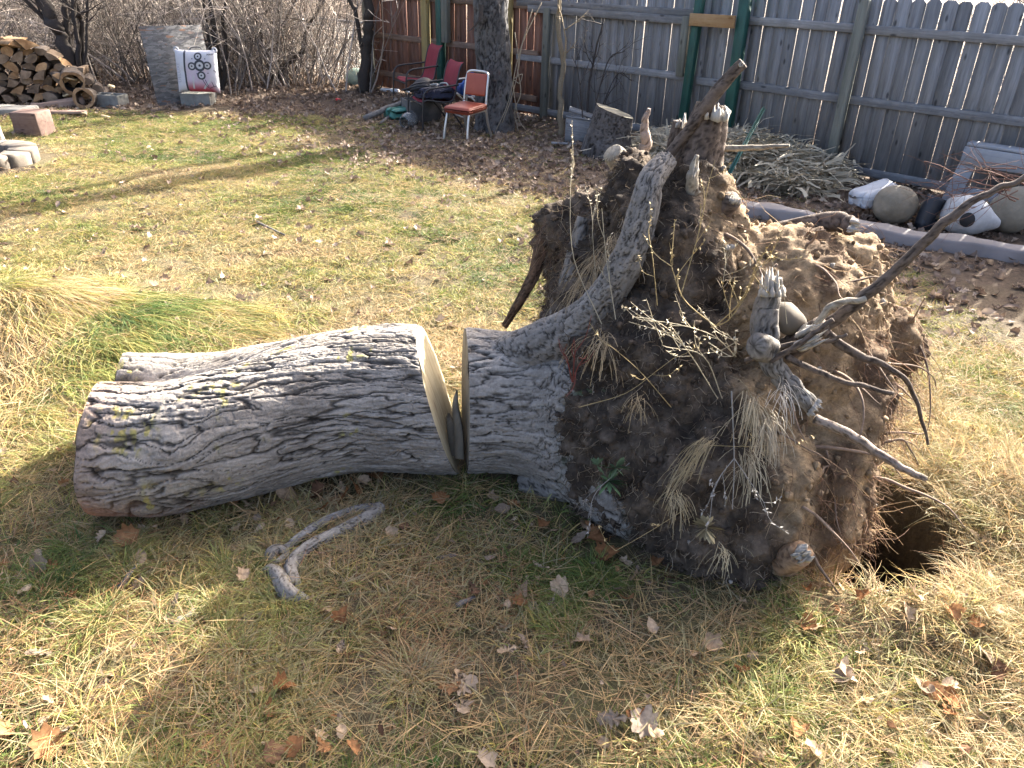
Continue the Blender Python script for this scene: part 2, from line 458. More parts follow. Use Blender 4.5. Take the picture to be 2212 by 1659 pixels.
def post(e, s0, s, z0, z1, mt, w=0.09, d=0.09, off=0.085, name='post', lean=0.0, leany=0.0):
    V, F = bevbox((w, d, z1 - z0), 0.005, 1)
    V = V + np.array([0, 0, (z1 - z0) / 2])
    return link(name, make_mesh(name, V, F, mt), e, (s - s0, -off, z0), (leany, lean, 0))
f1 = fence(0.02, 4.02, m_red, m_redh, [(0.05, 3.95, 0.26), (0.05, 3.95, 0.875), (0.05, 3.95, 1.50)], 'reddish brown board fence behind the stacked patio chairs', sizes=(0.137, 0.131, 0.14))
post(f1, 0.02, 0.0, -0.05, 1.95, m_greyp, 0.13, 0.11, 0.06)
post(f1, 0.02, 1.56, -0.05, 2.05, m_yel, 0.14, 0.09, 0.085)
post(f1, 0.02, 1.93, -0.05, 2.05, m_green, 0.12, 0.10, 0.10)
post(f1, 0.02, 2.10, 0.90, 2.05, m_greyp, 0.13, 0.09, 0.14, 'hanging_post')
post(f1, 0.02, 3.40, -0.05, 2.05, m_yel, 0.10, 0.09, 0.085)
f2 = fence(4.02, 6.50, m_grey, m_greyh, [(3.50, 6.44, 1.545), (3.52, 6.46, 0.82), (3.45, 6.44, 0.11)], 'weathered grey board fence behind the cut tree stump', sizes=(0.137, 0.13, 0.142))
post(f2, 4.02, 4.13, -0.02, 1.50, m_greyp, 0.10, 0.07, 0.075)
post(f2, 4.02, 6.37, 0.83, 1.52, m_greyp, 0.10, 0.05, 0.06, 'hanging_post')
V, F = bevbox((2.7, 0.034, 0.09), 0.004, 1)
link('upper_rail', make_mesh('upper_rail', V, F, m_greyh), f2, (1.08, -0.059, 1.47))
post(f2, 4.02, 6.52, -0.05, 2.1, m_green, 0.095, 0.095, 0.12, lean=0.025)
f3 = fence(6.50, 14.2, m_grey, m_greyh, [(7.16, 8.46, 1.52), (8.54, 11.2, 1.515), (11.3, 14.1, 1.515), (6.6, 7.1, 0.80), (7.18, 8.46, 0.81), (8.54, 11.2, 0.805), (11.3, 14.1, 0.805), (7.18, 8.46, 0.09), (8.54, 11.2, 0.075), (11.3, 14.1, 0.08)], 'weathered grey board fence with a leaning post at the right', sizes=(0.14, 0.137, 0.143))
post(f3, 6.50, 7.17, -0.05, 2.1, m_green, 0.12, 0.10, 0.12, lean=-0.008)
post(f3, 6.50, 8.50, -0.05, 1.80, m_greyp, 0.10, 0.09, 0.085)
post(f3, 6.50, 11.25, -0.05, 1.82, m_greyp, 0.10, 0.09, 0.085)
V, F = bevbox((0.60, 0.036, 0.135), 0.003, 1)
link('brace_plank', make_mesh('brace_plank', V, F, m_pine), f3, (0.30, -0.196, 1.50), (0, -0.012, 0))
tag([c for c in f3.children if c.name.startswith('brace')][0], 'fresh pine plank screwed across two green posts')

# ------------------------------------------------------------------ bark
def bark_h(u, v, seed=0, pu=0.20, pv=0.042, depth=0.014, swirl=None):
    """flat plates parted by sharp, ragged furrows that run along the limb"""
    wu = 0.5 * pu * fbm(u / pu * 0.7 + seed, v / pv * 0.25, seed, 3)
    wv = pv * (0.55 * fbm(u / pu * 1.3, v / pv * 0.35 + seed, seed + 3.1, 3) + 0.16 * fbm(u / pu * 9, v / pv * 2.2, seed + 1.7, 3))
    if swirl is not None: wv = wv + swirl
    a, b = u + wu * 0.35, v + wv * 0.8
    n1 = noise(a / (pu * 0.9), b / (pv * 0.95), seed + 0.37) + 0.28 * noise(a / (pu * 0.35), b / (pv * 0.45), seed + 2.9)
    n2 = noise(a / (pu * 0.6) + 7.7, b / (pv * 0.6) + 3.1, seed + 5.21) + 0.3 * noise(a / (pu * 0.2), b / (pv * 0.28), seed + 8.4)
    F1, F2, ID2, LV = worley(a / (pu * 0.3) + 9.1, b / (pv * 0.55) + 3.3, seed + 5)
    fl = sstep(0.0, 0.14, F2 - F1)
    e1 = sstep(0.01, 0.10, np.abs(n1)) * (0.35 + 0.65 * sstep(0.0, 0.12, np.abs(n2)))
    e2 = sstep(0.0, 0.14, np.abs(n2)) * (0.55 + 0.45 * fl)
    ID = np.clip(0.5 + 0.55 * np.sign(n1) * np.minimum(1, np.abs(n1) * 4) * 0.5 + 0.5 * n2 * 0.5, 0, 1)
    h = depth * (0.62 * e1 + 0.38 * np.minimum(1, np.abs(n1) * 1.6) + 0.34 * (ID - 0.5) + 0.16 * e2) + depth * 0.20 * (fl * e1 + 1.1 * (ID2 - 0.5))
    h = h + min(0.0018, depth * 0.15) * fbm(u * 40, v * 150, seed, 3)
    return h, e1, e2, ID, ID2
def bark_col(e1, e2, ID, ID2, u, v, seed, lo, hi, crack):
    k = np.clip(0.30 + 0.30 * ID + 0.25 * ID2 + 0.22 * fbm(u * 7, v * 12, seed + 2.2, 4) + 0.20 * fbm(u * 22, v * 130, seed + 4.2, 3), 0, 1)[..., None]
    c = lerp(np.array(lo), np.array(hi), k)
    d = np.clip(0.78 * (1 - e1) + 0.36 * (1 - e2), 0, 1)[..., None]
    return lerp(c, np.array(crack) + 0 * c, d)
m_bark = attr_mat('bark', 0.9, 0.7, 130, 0.006, 0.30, 70)
def bark_tube(P, r, n=40, step=0.012, seed=0, depth=0.008, pu=0.12, pv=0.03, lo=(0.11, 0.097, 0.086), hi=(0.27, 0.25, 0.23), crack=(0.035, 0.028, 0.022), lump=0.06, cap=True):
    """a tapered limb with furrowed bark as real relief; returns V, F, C"""
    P = spline(P, 8); K0 = len(P); r = np.interp(np.linspace(0, 1, K0), np.linspace(0, 1, len(r)), r)
    d = np.concatenate([[0], np.cumsum(np.linalg.norm(np.diff(P, axis=0), axis=1))])
    K = max(6, int(d[-1] / step)); s = np.linspace(0, d[-1], K)
    P = np.stack([np.interp(s, d, P[:, i]) for i in range(3)], 1); r = np.interp(s, d, r)
    T, Nn, B = frames(P)
    a = np.linspace(0, 2 * PI, n, endpoint=False)
    S, A = np.meshgrid(s, a, indexing='ij'); Rr = np.repeat(r[:, None], n, 1)
    ca, sa = np.cos(A), np.sin(A)
    Rr = Rr * (1 + lump * (noise(S * 5 + seed, ca * 1.3, sa * 1.3 + seed) + 0.6 * noise(S * 11, ca * 2.6 + seed, sa * 2.6)))
    h, e1, e2, ID, ID2 = bark_h(S, A * np.mean(r), seed, pu, pv, depth)
    Rr = Rr + h - depth * 1.0
    V = P[:, None] + Rr[..., None] * (ca[..., None] * Nn[:, None] + sa[..., None] * B[:, None])
    C = bark_col(e1, e2, ID, ID2, S, A * np.mean(r), seed, lo, hi, crack).reshape(-1, 3)
    F = gridF(K, n).tolist()
    V = V.reshape(-1, 3)
    if cap:
        V = np.vstack([V, P[0], P[-1]]); C = np.vstack([C, C[0], C[-1]])
        F += [[(j + 1) % n, j, K * n] for j in range(n)] + [[(K - 1) * n + j, (K - 1) * n + (j + 1) % n, K * n + 1] for j in range(n)]
    return V, F, C

# ------------------------------------------------------------------ trees and brush
def grow(mb, p, d, L, r, depth, c, n=5, wob=0.25, kids=3, up=0.15):
    """a bare branch with its twigs"""
    k = 6; P = [np.array(p, float)]; d = np.array(d, float) / np.linalg.norm(d)
    for i in range(k):
        d = d + rng.normal(0, wob / k ** 0.5, 3) + np.array([0, 0, up / k]); d /= np.linalg.norm(d); P.append(P[-1] + d * L / k)
    P = np.array(P)
    mb.add(*tube(P, np.linspace(r, r * 0.35, k + 1), n, True, 0.15), c=np.array(c) * rng.uniform(0.8, 1.2))
    if depth > 0:
        for q in range(kids):
            i = rng.integers(2, k + 1); t = P[i] - P[i - 1]; t /= np.linalg.norm(t)
            nd = t + rng.normal(0, 0.6, 3)
            grow(mb, P[i], nd, L * rng.uniform(0.4, 0.65), r * 0.5, depth - 1, c, max(3, n - 1), wob, kids, up)
m_twig = attr_mat('twig_bark', 0.9, 0.3, 120, 0.002, 0.3, 60)
def stem_tree(name, stems, Y, label, cat='tree', col=(0.10, 0.085, 0.075), twigs=3, top=3.0, twig_len=0.8, group=None, bark=False, n=9):
    """stems: lists of (px, py, radius); everything stands near depth Y"""
    b = at(stems[0][0][0], stems[0][0][1], Y)
    e = empty(name, on(b), 0, label, cat, group)
    o = np.array(e.location)
    mt_ = MB(); br = MB()
    for st in stems:
        dy = rng.normal(0, 0.05)
        P = [at(x, y, Y + dy) for x, y, r in st]; R = [q[2] for q in st]
        d = P[-1] - P[-2]; d /= np.linalg.norm(d)
        if top:
            P += [P[-1] + d * top * 0.5, P[-1] + d * top * 0.5 + (d + rng.normal(0, 0.15, 3)) * top * 0.5]; R += [R[-1] * 0.7, R[-1] * 0.25]
        P = np.array(P); P[0][2] = min(P[0][2], gh(P[0][0], P[0][1]) - 0.03)
        Q = spline(P, 6); rr = np.interp(np.linspace(0, 1, len(Q)), np.linspace(0, 1, len(R)), R)
        Q = Q + 0.25 * rr[:, None] * rng.normal(0, 1, Q.shape)
        mt_.add(*tube(Q - o, rr, n, True, 0.16), c=np.array(col) * rng.uniform(0.85, 1.15))
        for q in range(twigs):
            i = rng.integers(len(Q) // 4, len(Q) - 1)
            grow(br, Q[i] - o, d + rng.normal(0, 0.7, 3), twig_len * rng.uniform(0.5, 1.2), rr[i] * 0.42 + 0.003, 2, np.array(col) * 1.3, 4)
    mt_.build('trunk', m_twig, e, True)
    if br.n: tag(br.build('twigs', m_twig, e, True), kind='stuff')
    return e
#==PART3==
# the dark trunk by the fence
tb = on(gp(1068, 276))
e = empty('yard_tree', tb, 0, 'thick dark trunk with shaggy bark beside the red vinyl chair', 'tree')
P = np.array([[0, 0, -0.15], [0.0, 0, 0.25], [-0.02, 0, 0.8], [-0.07, 0.02, 1.6], [-0.12, 0.1, 3.0], [-0.1, 0.2, 5.0], [0.1, 0.3, 7.5]])
V, F, C = bark_tube(P, [0.31, 0.255, 0.235, 0.225, 0.21, 0.17, 0.10], 110, 0.02, 3, 0.022, 0.22, 0.05, (0.035, 0.033, 0.034), (0.17, 0.165, 0.16), (0.012, 0.011, 0.011))
link('trunk', make_mesh('trunk', V, F, m_bark, C, True), e)
br = MB()
for q in range(5):
    z = 4.2 + q * 0.5; a = rng.uniform(0, 6.28)
    grow(br, (-0.1, 0.1, z), (math.cos(a), math.sin(a), 0.5), 2.2, 0.06, 2, (0.1, 0.09, 0.08), 5)
tag(br.build('limbs', m_twig, e, True), kind='stuff')
sl = MB()
Q = spline(np.array([at(1040, 10, 10.95), at(1036, 40, 10.9), at(1020, 62, 10.88), at(1010, 68, 10.86)]) - tb, 5)
for k in range(len(Q) - 1):
    w = 0.03 * (1 - k / len(Q))
    sl.add([Q[k] + (-w, 0, 0), Q[k] + (w, 0, 0), Q[k + 1] + (w * 0.9, 0, 0), Q[k + 1] + (-w * 0.9, 0, 0), Q[k] + (-w, .012, 0), Q[k] + (w, .012, 0), Q[k + 1] + (w * 0.9, .012, 0), Q[k + 1] + (-w * 0.9, .012, 0)], [[0, 1, 2, 3], [7, 6, 5, 4], [0, 3, 7, 4], [1, 5, 6, 2]], c=(0.06, 0.05, 0.045))
sl.build('loose_bark', m_twig, e)
for pts in ([(1112, 70), (1120, 140), (1105, 210), (1085, 265)], [(1150, 20), (1118, 130), (1098, 220), (1070, 285)], [(1118, 150), (1125, 200), (1112, 240), (1120, 285)], [(1110, 170), (1128, 160), (1122, 180), (1108, 178), (1120, 255), (1135, 280)], [(1170, 5), (1130, 90), (1120, 150)]):
    vb = MB(); Q = spline([at(x, y, 10.75) for x, y in pts], 6)
    vb.add(*tube(Q - tb, 0.006, 5, True), c=(0.30, 0.25, 0.18)); vb.build('vine', m_twig, e, True)

# unseen neighbours' trees beyond the fence: they stand there and shade the lawn
for k, (x, y, r, lb) in enumerate([(2.35, 15.3, 0.15, 'tall bare tree beyond the weathered grey fence')]):
    e = empty('neighbour_tree', (x, y, 0), 0, lb, 'tree', 'trees beyond the fence')
    V, F = tube(spline([[0, 0, -0.2], [0.05, 0, 1.5], [-0.05, 0.1, 3.5], [0.05, 0, 6], [0, 0.1, 9]], 6), np.linspace(r, r * 0.35, 25), 12, True, 0.1)
    link('trunk', make_mesh('trunk', V, F, m_twig, np.tile((0.10, 0.09, 0.08), (len(V), 1)), True), e)
    br = MB()
    for q in range(6):
        a = rng.uniform(0, 6.28); grow(br, (0, 0, 6.6 + q * 0.4), (math.cos(a), math.sin(a), 0.7), 2.6, 0.07, 2, (0.1, 0.09, 0.08), 4)
    tag(br.build('limbs', m_twig, e, True), kind='stuff')

stem_tree('thicket_tree', [[(168, 205, 0.11), (150, 130, 0.10), (122, 60, 0.10), (88, 0, 0.10)], [(172, 205, 0.05), (150, 110, 0.045), (140, 0, 0.045)], [(178, 205, 0.05), (168, 100, 0.04), (158, 0, 0.04)], [(162, 140, 0.04), (178, 60, 0.035), (165, 10, 0.03)], [(182, 205, 0.025), (186, 90, 0.022), (190, 0, 0.02)]], 13.6, 'dark many stemmed tree behind the woodpile', col=(0.055, 0.047, 0.042), twigs=5, n=12)
stem_tree('thicket_shrub', [[(598, 182, 0.06), (615, 145, 0.055), (650, 115, 0.045), (665, 60, 0.03), (690, 20, 0.02)], [(595, 182, 0.045), (580, 130, 0.035), (560, 60, 0.03), (545, 0, 0.02)], [(610, 150, 0.035), (598, 100, 0.03), (620, 40, 0.025), (640, 0, 0.02)], [(590, 180, 0.02), (570, 120, 0.018), (540, 80, 0.015)]], 14.9, 'spreading bare shrub in front of the chain link fence', 'shrub', (0.085, 0.07, 0.058), 6)
stem_tree('corner_tree', [[(787, 195, 0.105), (790, 120, 0.09), (795, 60, 0.085), (792, 0, 0.08)], [(790, 75, 0.04), (770, 35, 0.035), (755, 0, 0.03)]], 14.3, 'thin dark tree against the fence corner post', col=(0.06, 0.052, 0.046), twigs=4)
stem_tree('thicket_shrub', [[(480, 200, 0.06), (470, 140, 0.05), (462, 60, 0.045), (455, 0, 0.04)], [(484, 200, 0.04), (488, 110, 0.03), (482, 30, 0.025), (490, 0, 0.02)], [(476, 200, 0.03), (450, 80, 0.025), (440, 0, 0.02)]], 13.9, 'clump of dark stems right of the leaning chipboard', 'shrub', (0.05, 0.042, 0.036), 5)
stem_tree('sapling', [[(1212, 292, 0.042), (1210, 210, 0.036), (1216, 140, 0.033), (1205, 60, 0.03), (1208, 0, 0.026)]], 10.85, 'thin pale sapling standing left of the cut stump', 'sapling', (0.20, 0.165, 0.115), 3, 2.0, 0.7)
stem_tree('dark_shrub', [[(1268, 258, 0.018), (1272, 190, 0.016), (1285, 120, 0.013), (1305, 40, 0.009)], [(1278, 175, 0.010), (1310, 140, 0.008), (1350, 110, 0.005)], [(1272, 190, 0.008), (1250, 165, 0.007), (1235, 120, 0.004)], [(1290, 255, 0.010), (1310, 215, 0.008), (1335, 180, 0.005)], [(1280, 170, 0.008), (1330, 165, 0.006), (1365, 175, 0.004)]], 10.3, 'small dark leafless shrub behind the cut stump', 'shrub', (0.045, 0.04, 0.038), 4, 0, 0.35)

# tangled brush: one mass of stems nobody could count
def brush_mesh(k):
    mb = MB()
    for q in range(15):
        b = rng.normal(0, 0.40, 2); a = rng.uniform(0, 6.28); lean = rng.uniform(0.1, 0.75)
        d = np.array([math.cos(a) * lean - 0.1, math.sin(a) * lean, 1.0]); L = rng.uniform(1.2, 3.2)
        c = np.array([0.23, 0.20, 0.175]) * rng.choice([0.45, 0.9, 1.4, 2.0])
        P = [np.array([b[0], b[1], -0.05])]; d /= np.linalg.norm(d)
        for i in range(7):
            d = d + rng.normal(0, 0.09, 3) + np.array([0, 0, -0.03 * i * lean]); d /= np.linalg.norm(d); P.append(P[-1] + d * L / 7)
        r0 = rng.choice([0.005, 0.008, 0.016])
        mb.add(*tube(P, np.linspace(r0, 0.0025, 8), 3, False), c=c)
        for w in range(7):
            i = rng.integers(2, 8); nd = d + rng.normal(0, 0.8, 3); nd /= np.linalg.norm(nd); l2 = rng.uniform(0.25, 0.8)
            m2 = P[i] + nd * l2 * 0.5 + rng.normal(0, 0.04, 3)
            mb.add(*tube([P[i], m2, m2 + (nd + rng.normal(0, 0.3, 3)) * l2 * 0.5], [0.005, 0.004, 0.0025], 3, False), c=c * 1.15)
    return mb.mesh('brush', m_twig)
brush = [brush_mesh(k) for k in range(7)]
bp = []
while len(bp) < 520:
    y = 13.4 + 26 * rng.random() ** 1.7
    x = rng.uniform(-0.95 * y - 1, 0.02 * y - 1.5)
    if y < 14.3: continue
    ex = -2.9 - (y - 14.8) * 1.04                       # chain link fence line: brush grows beyond it
    if x > ex - 0.2 and y < 17.6: continue
    if x > -0.14 * y + 0.2: continue
    if x < -5.3 and x > -6.9 and y < 14.0: continue
    bp.append((x, y))
for q in range(60):
    s = rng.uniform(8, 16); o_ = rng.uniform(2, 9); p = fs(s, -o_); bp.append((p[0], p[1]))
bp = np.array(bp); nb = len(bp)
scatter('brush_thicket', brush, np.column_stack([bp, gh(bp[:, 0], bp[:, 1])]), np.column_stack([np.zeros((nb, 2)), rng.uniform(0, 6.28, nb)]), rng.uniform(0.7, 1.25, nb), rng.integers(0, 7, nb), rng.random(nb), 'tangle of bare grey brown brush behind the yard', 'brush')

# ------------------------------------------------------------------ chain link fence
m_galv = plain('galvanised_steel', (0.42, 0.43, 0.44), 0.45, 0.6)
c0 = np.array([-6.3, 17.95]); c1 = np.array([-2.75, 14.95]); cu_ = (c1 - c0) / np.linalg.norm(c1 - c0); CL = np.linalg.norm(c1 - c0)
e = empty('chain_link_fence', (*c0, 0), math.atan2(cu_[1], cu_[0]), 'silver chain link fence under the brush left of the board fence', 'fence')
mb = MB(); mb.add(*tube([[0, 0, 1.03], [CL, 0, 1.03]], 0.021, 8)); mb.build('top_rail', m_galv, e, True)
for x in (0.85, 2.75):
    mb = MB(); mb.add(*tube([[x, 0.02, -0.1], [x, 0.02, 1.06]], 0.026, 8)); mb.build('post', m_galv, e, True)
wm = MB()
for k in range(int(CL / 0.075) + 16):
    for sg in (1, -1):
        x0 = k * 0.075 - (1.0 if sg > 0 else 0)
        a, b = np.array([x0, -0.024, 0.02]), np.array([x0 + sg * 1.0, -0.024, 1.02])
        if sg < 0: a, b = np.array([x0, -0.020, 0.02]), np.array([x0 - 1.0, -0.020, 1.02])
        t0, t1 = 0.0, 1.0
        for lim, s_ in ((0.0, 1), (CL, -1)):
            fa, fb = (a[0] - lim) * s_, (b[0] - lim) * s_
            if fa < 0 and fb < 0: t0, t1 = 1, 0
            elif fa < 0: t0 = max(t0, -fa / (fb - fa))
            elif fb < 0: t1 = min(t1, fa / (fa - fb))
        if t1 > t0: wm.add(*tube([a + (b - a) * t0, a + (b - a) * t1], 0.005, 3, False))
tag(wm.build('wire_mesh', m_galv, e), kind='stuff')

# ------------------------------------------------------------------ woodpile
m_split = wood_mat('split_wood', (0.20, 0.11, 0.055), (0.38, 0.24, 0.13), (0.55, 0.40, 0.24), (0.12, 0.06, 0.03), stretch=(9, 9, 9), var=0.35)
m_splitg = wood_mat('split_wood_grey', (0.10, 0.07, 0.05), (0.22, 0.16, 0.11), (0.34, 0.26, 0.19), (0.06, 0.04, 0.03), stretch=(9, 9, 9), var=0.3)
m_fbark = mat('firewood_bark', [(0.3, (0.05, 0.04, 0.035)), (0.7, (0.17, 0.13, 0.10))], 18, (1, 1, 1), 0.95, 0.8, 40, 0.01)
def log_piece(w, h, L, kind):
    """a split log lying along y; kind = number of split sides"""
    if kind == 0: a = np.linspace(0, 2 * PI, 10, endpoint=False); prof = np.stack([np.cos(a) * w / 2, np.sin(a) * h / 2], 1)
    elif kind == 1: a = np.linspace(0.1, PI - 0.1, 7); prof = np.vstack([np.stack([np.cos(a) * w / 2, np.sin(a) * h * 0.75 - h * 0.35], 1), [[-w * .2, -h * .42], [w * .2, -h * .38]]])
    else: a = np.linspace(0.5, PI - 0.5, 5); prof = np.vstack([np.stack([np.cos(a) * w * 0.62, np.sin(a) * h * 0.55 - 0.02], 1), [[-w * .25, -h * .2], [0.0, -h * .55], [w * .3, -h * .15]]])
    prof = prof * (1 + rng.uniform(-0.10, 0.10, prof.shape)); k = len(prof); ys = np.array([-L / 2, 0, L / 2]); V = []
    for y in ys:
        sh = rng.normal(0, 0.008, 2); V += [(p[0] + sh[0], y + rng.normal(0, 0.006), p[1] + sh[1]) for p in prof]
    return np.array(V), k
pile_n = 0
def firewood(c, w, h, L, kind, rx, ry, rz, tone, label):
    V, k = log_piece(w, h, L, kind)
    e = empty('firewood', c, 0, label, 'firewood', 'split firewood in the pile'); e.rotation_euler = (rx, ry, rz)
    me = make_mesh('log_body', V, gridF(3, k).tolist(), m_fbark if kind == 0 or rng.random() < 0.35 else (m_splitg if tone else m_split)); link('log_body', me, e)
    for s, nm in ((0, 'cut_end'), (2, 'cut_end')):
        f = V[s * k:(s + 1) * k] * [1, 1, 1]; cc = f.mean(0); cc[1] += (-0.004 if s == 0 else 0.004)
        link(nm, make_mesh(nm, np.vstack([f, cc]), [[i, (i + 1) % k, k] if s == 0 else [(i + 1) % k, i, k] for i in range(k)], m_splitg if tone else m_split), e)
pb = gp(20, 225); PX0 = -9.1
rows = 8
for r in range(rows):
    z = 0.10 + r * 0.108
    xr = -6.55 - max(0, r - 1.5) * 0.155
    x = PX0 + rng.uniform(0, 0.1)
    while x < xr:
        w = rng.uniform(0.14, 0.23); h = rng.uniform(0.11, 0.15)
        yb = 12.35 + (x + 7.4) * 0.42
        tn = int(rng.random() < (0.2 if r >= rows - 2 else 0.62))
        kd = int(rng.choice([0, 1, 1, 2, 2, 2]))
        where = '@%d' % r
        firewood((x + w / 2, yb + rng.normal(0, 0.03), z + rng.normal(0, 0.012)), w, h, rng.uniform(0.36, 0.46), kd, rng.normal(0, 0.05), rng.uniform(-0.7, 0.7) + (PI if rng.random() < 0.4 else 0), 0.35 + rng.normal(0, 0.09), tn, ('grey brown' if tn else 'orange tan') + (' round' if kd == 0 else ' split') + ' log' + where)
        x += w * 0.93
ORD = lambda k: ['', 'first', 'second', 'third', 'fourth', 'fifth', 'sixth', 'seventh', 'eighth', 'ninth', 'tenth', 'eleventh', 'twelfth'][k] if k < 13 else '%d%s' % (k, 'st' if k % 10 == 1 and k != 11 else 'nd' if k % 10 == 2 and k != 12 else 'rd' if k % 10 == 3 and k != 13 else 'th')
for r in range(rows):
    ws = sorted([o for o in COL.objects if str(o.get('label', '')).endswith('@%d' % r)], key=lambda o: -o.location.x)
    for k, o in enumerate(ws): o['label'] = '%s, %s from right in the %s woodpile row up' % (o['label'].split('@')[0], ORD(k + 1), ORD(r + 1))
for k, (px, py, Y, w, h, rz, ry, lb) in enumerate([(40, 92, 12.2, 0.30, 0.14, 0.9, 0.3, 'orange split log lying crossways on top of the woodpile'), (12, 90, 12.1, 0.3, 0.13, 1.2, -0.2, 'pale split log topping the woodpile at the left edge'), (112, 135, 12.5, 0.26, 0.14, 1.3, 0.5, 'long split log sliding down the right slope of the woodpile'), (135, 150, 12.6, 0.24, 0.13, 1.2, 0.4, 'bark covered split log on the right slope of the woodpile'), (128, 165, 12.4, 0.28, 0.16, 0.7, 0.2, 'big half log with a shaggy split side at the woodpile end')]):
    firewood(at(px, py, Y), w, h, 0.5, 2, 0, ry, rz, k == 3, lb)
# hollow rounds at the end of the pile
def hollow(name, c, r, ri, L, rz, label, tilt=0.0, m_in=(0.012, 0.01, 0.01)):
    e = empty(name, c, 0, label, 'log'); e.rotation_euler = (tilt, 0, rz)
    n = 28; a = np.linspace(0, 2 * PI, n, endpoint=False); w = 1 + 0.12 * noise(np.cos(a) * 2, np.sin(a) * 2, r * 9); w2 = 1 + 0.22 * noise(np.cos(a) * 2 + 5, np.sin(a) * 2, r * 9)
    def ring(R, y): return np.stack([np.cos(a) * R, np.full(n, y), np.sin(a) * R], 1)
    V = np.vstack([ring(r * w, -L / 2), ring(r * w * 1.03, 0), ring(r * w, L / 2)])
    link('bark', make_mesh('bark', V, gridF(3, n), m_fbark, None, True), e)
    for s in (-1, 1):
        V = np.vstack([ring(r * w, s * L / 2), ring(ri * w2, s * (L / 2 + 0.003))]); F = gridF(2, n); F = F[:, ::-1] if s > 0 else F
        link('cut_end', make_mesh('cut_end', V, F, m_split), e)
    V = np.vstack([ring(ri * w2, -L / 2), ring(ri * w2, L / 2)])
    link('hollow', make_mesh('hollow', V, gridF(2, n)[:, ::-1], plain('hollow_inside_%s' % name, m_in, 0.95)), e)  # inside wall has its own colour, near black by default
    return e
hollow('hollow_log', at(156, 172, 12.35), 0.17, 0.13, 0.45, 0.45, 'hollow log round with a dark inside leaning at the right end of the woodpile', 0.1)
hollow('arched_log', at(186, 212, 12.15), 0.15, 0.11, 0.34, 0.25, 'arched pale hollow log piece beside the cinder block', -0.15, (0.09, 0.06, 0.04))
m_chip = wood_mat('pale_chip', (0.45, 0.33, 0.18), (0.6, 0.48, 0.3), (0.68, 0.57, 0.38), (0.3, 0.2, 0.1), stretch=(4, 4, 30))
for k, (px, py, w, h, d, rz, rx, lb) in enumerate([(35, 222, 0.06, 0.30, 0.04, 0.3, -0.15, 'pale upright wood splinter in front of the woodpile'), (317 / 1, 0, 0, 0, 0, 0, 0, '')][:1]):
    V, F = bevbox((w, d, h), 0.012, 1, 0.01); V = V * np.where(V[:, 2:3] > 0, [[0.3, 0.6, 1]], [[1, 1, 1]])
    tag(link('wood_splinter', make_mesh('wood_splinter', V, F, m_chip), None, on(gp(px, py), h / 2 - 0.02), (rx, 0.08, rz)), lb, 'wood chip')
for px, py, s, lb in ((183, 251, 0.14, 'pale wood chip on the leaves below the cinder block, left one'), (229, 254, 0.12, 'pale wood chip on the leaves below the cinder block, right one'), (240, 185, 0.10, 'small pale chip among leaves behind the cinder block'), (152, 170, 0.16, 'bright split chip lodged at the woodpile end'), (148, 205, 0.16, 'yellow chip beside the arched log piece')):
    V, F = bevbox((s, s * 0.55, 0.03), 0.008, 1, 0.02)
    tag(link('wood_chip', make_mesh('wood_chip', V, F, m_chip), None, on(gp(px, py), 0.03) if py > 210 else at(px, py, 12.2), (0.3 * rng.normal(), 0.3, rng.uniform(0, 3))), lb, 'wood chip')
m_oldplank = wood_mat('old_plank', (0.20, 0.13, 0.10), (0.33, 0.24, 0.19), (0.45, 0.35, 0.28), (0.1, 0.07, 0.05), stretch=(2, 30, 30))
V, F = bevbox((0.72, 0.14, 0.10), 0.02, 2, 0.03, 3)
tag(link('bark_slab', make_mesh('bark_slab', V, F, m_oldplank), None, on(gp(125, 230), 0.04), (0, -0.08, 0.5)), 'long bark slab lying in front of the woodpile', 'wood slab')
V, F = bevbox((0.75, 0.12, 0.035), 0.006, 1, 0.01, 2)
tag(link('flat_board', make_mesh('flat_board', V, F, m_oldplank), None, on(gp(128, 250), 0.03), (0, 0, 0.12)), 'flat pale board on the ground right of the wooden block', 'board')
m_stone = mat('grey_stone', [(0.3, (0.20, 0.19, 0.17)), (0.7, (0.42, 0.40, 0.36))], 7, rough=0.9, bmp=0.6, bscale=30, bdist=0.01)
V, F = bevbox((0.75, 0.42, 0.09), 0.02, 2, 0.02, 2)
tag(link('flagstone', make_mesh('flagstone', V, F, m_stone), None, on(gp(15, 246), 0.05), (0, 0, 0.1)), 'flat mossy flagstone at the left edge below the woodpile', 'stone')
m_rblock = wood_mat('red_brown_block', (0.12, 0.075, 0.062), (0.185, 0.13, 0.11), (0.24, 0.18, 0.155), (0.07, 0.04, 0.035), stretch=(1.5, 20, 20), var=0.05)
V, F = bevbox((0.42, 0.36, 0.42), 0.012, 2, 0.008, 2); V[:, 2] += 0.21
tag(link('wooden_block', make_mesh('wooden_block', V, F, m_rblock), None, on(at(79, 290, 10.05), -0.03), (0.03, -0.02, -0.14), (0.86, 0.8, 0.75)), 'square reddish wooden block standing on the lawn by the fire ring', 'block')
m_drift = wood_mat('bleached_wood', (0.18, 0.16, 0.14), (0.28, 0.26, 0.23), (0.34, 0.32, 0.28), (0.11, 0.09, 0.08), stretch=(20, 20, 2))
V, F = tube(spline([[0.03, 0, -0.05], [0.02, 0, 0.2], [-0.05, 0, 0.36]], 4), np.array([0.09, 0.085, 0.08, 0.08, 0.075, 0.07, 0.07, 0.065, 0.06]), 9, True, 0.25)
tag(link('bleached_log', make_mesh('bleached_log', V, F, m_drift), None, on(gp(-8, 310))), 'bleached upright log piece at the left edge behind the fire ring', 'log')
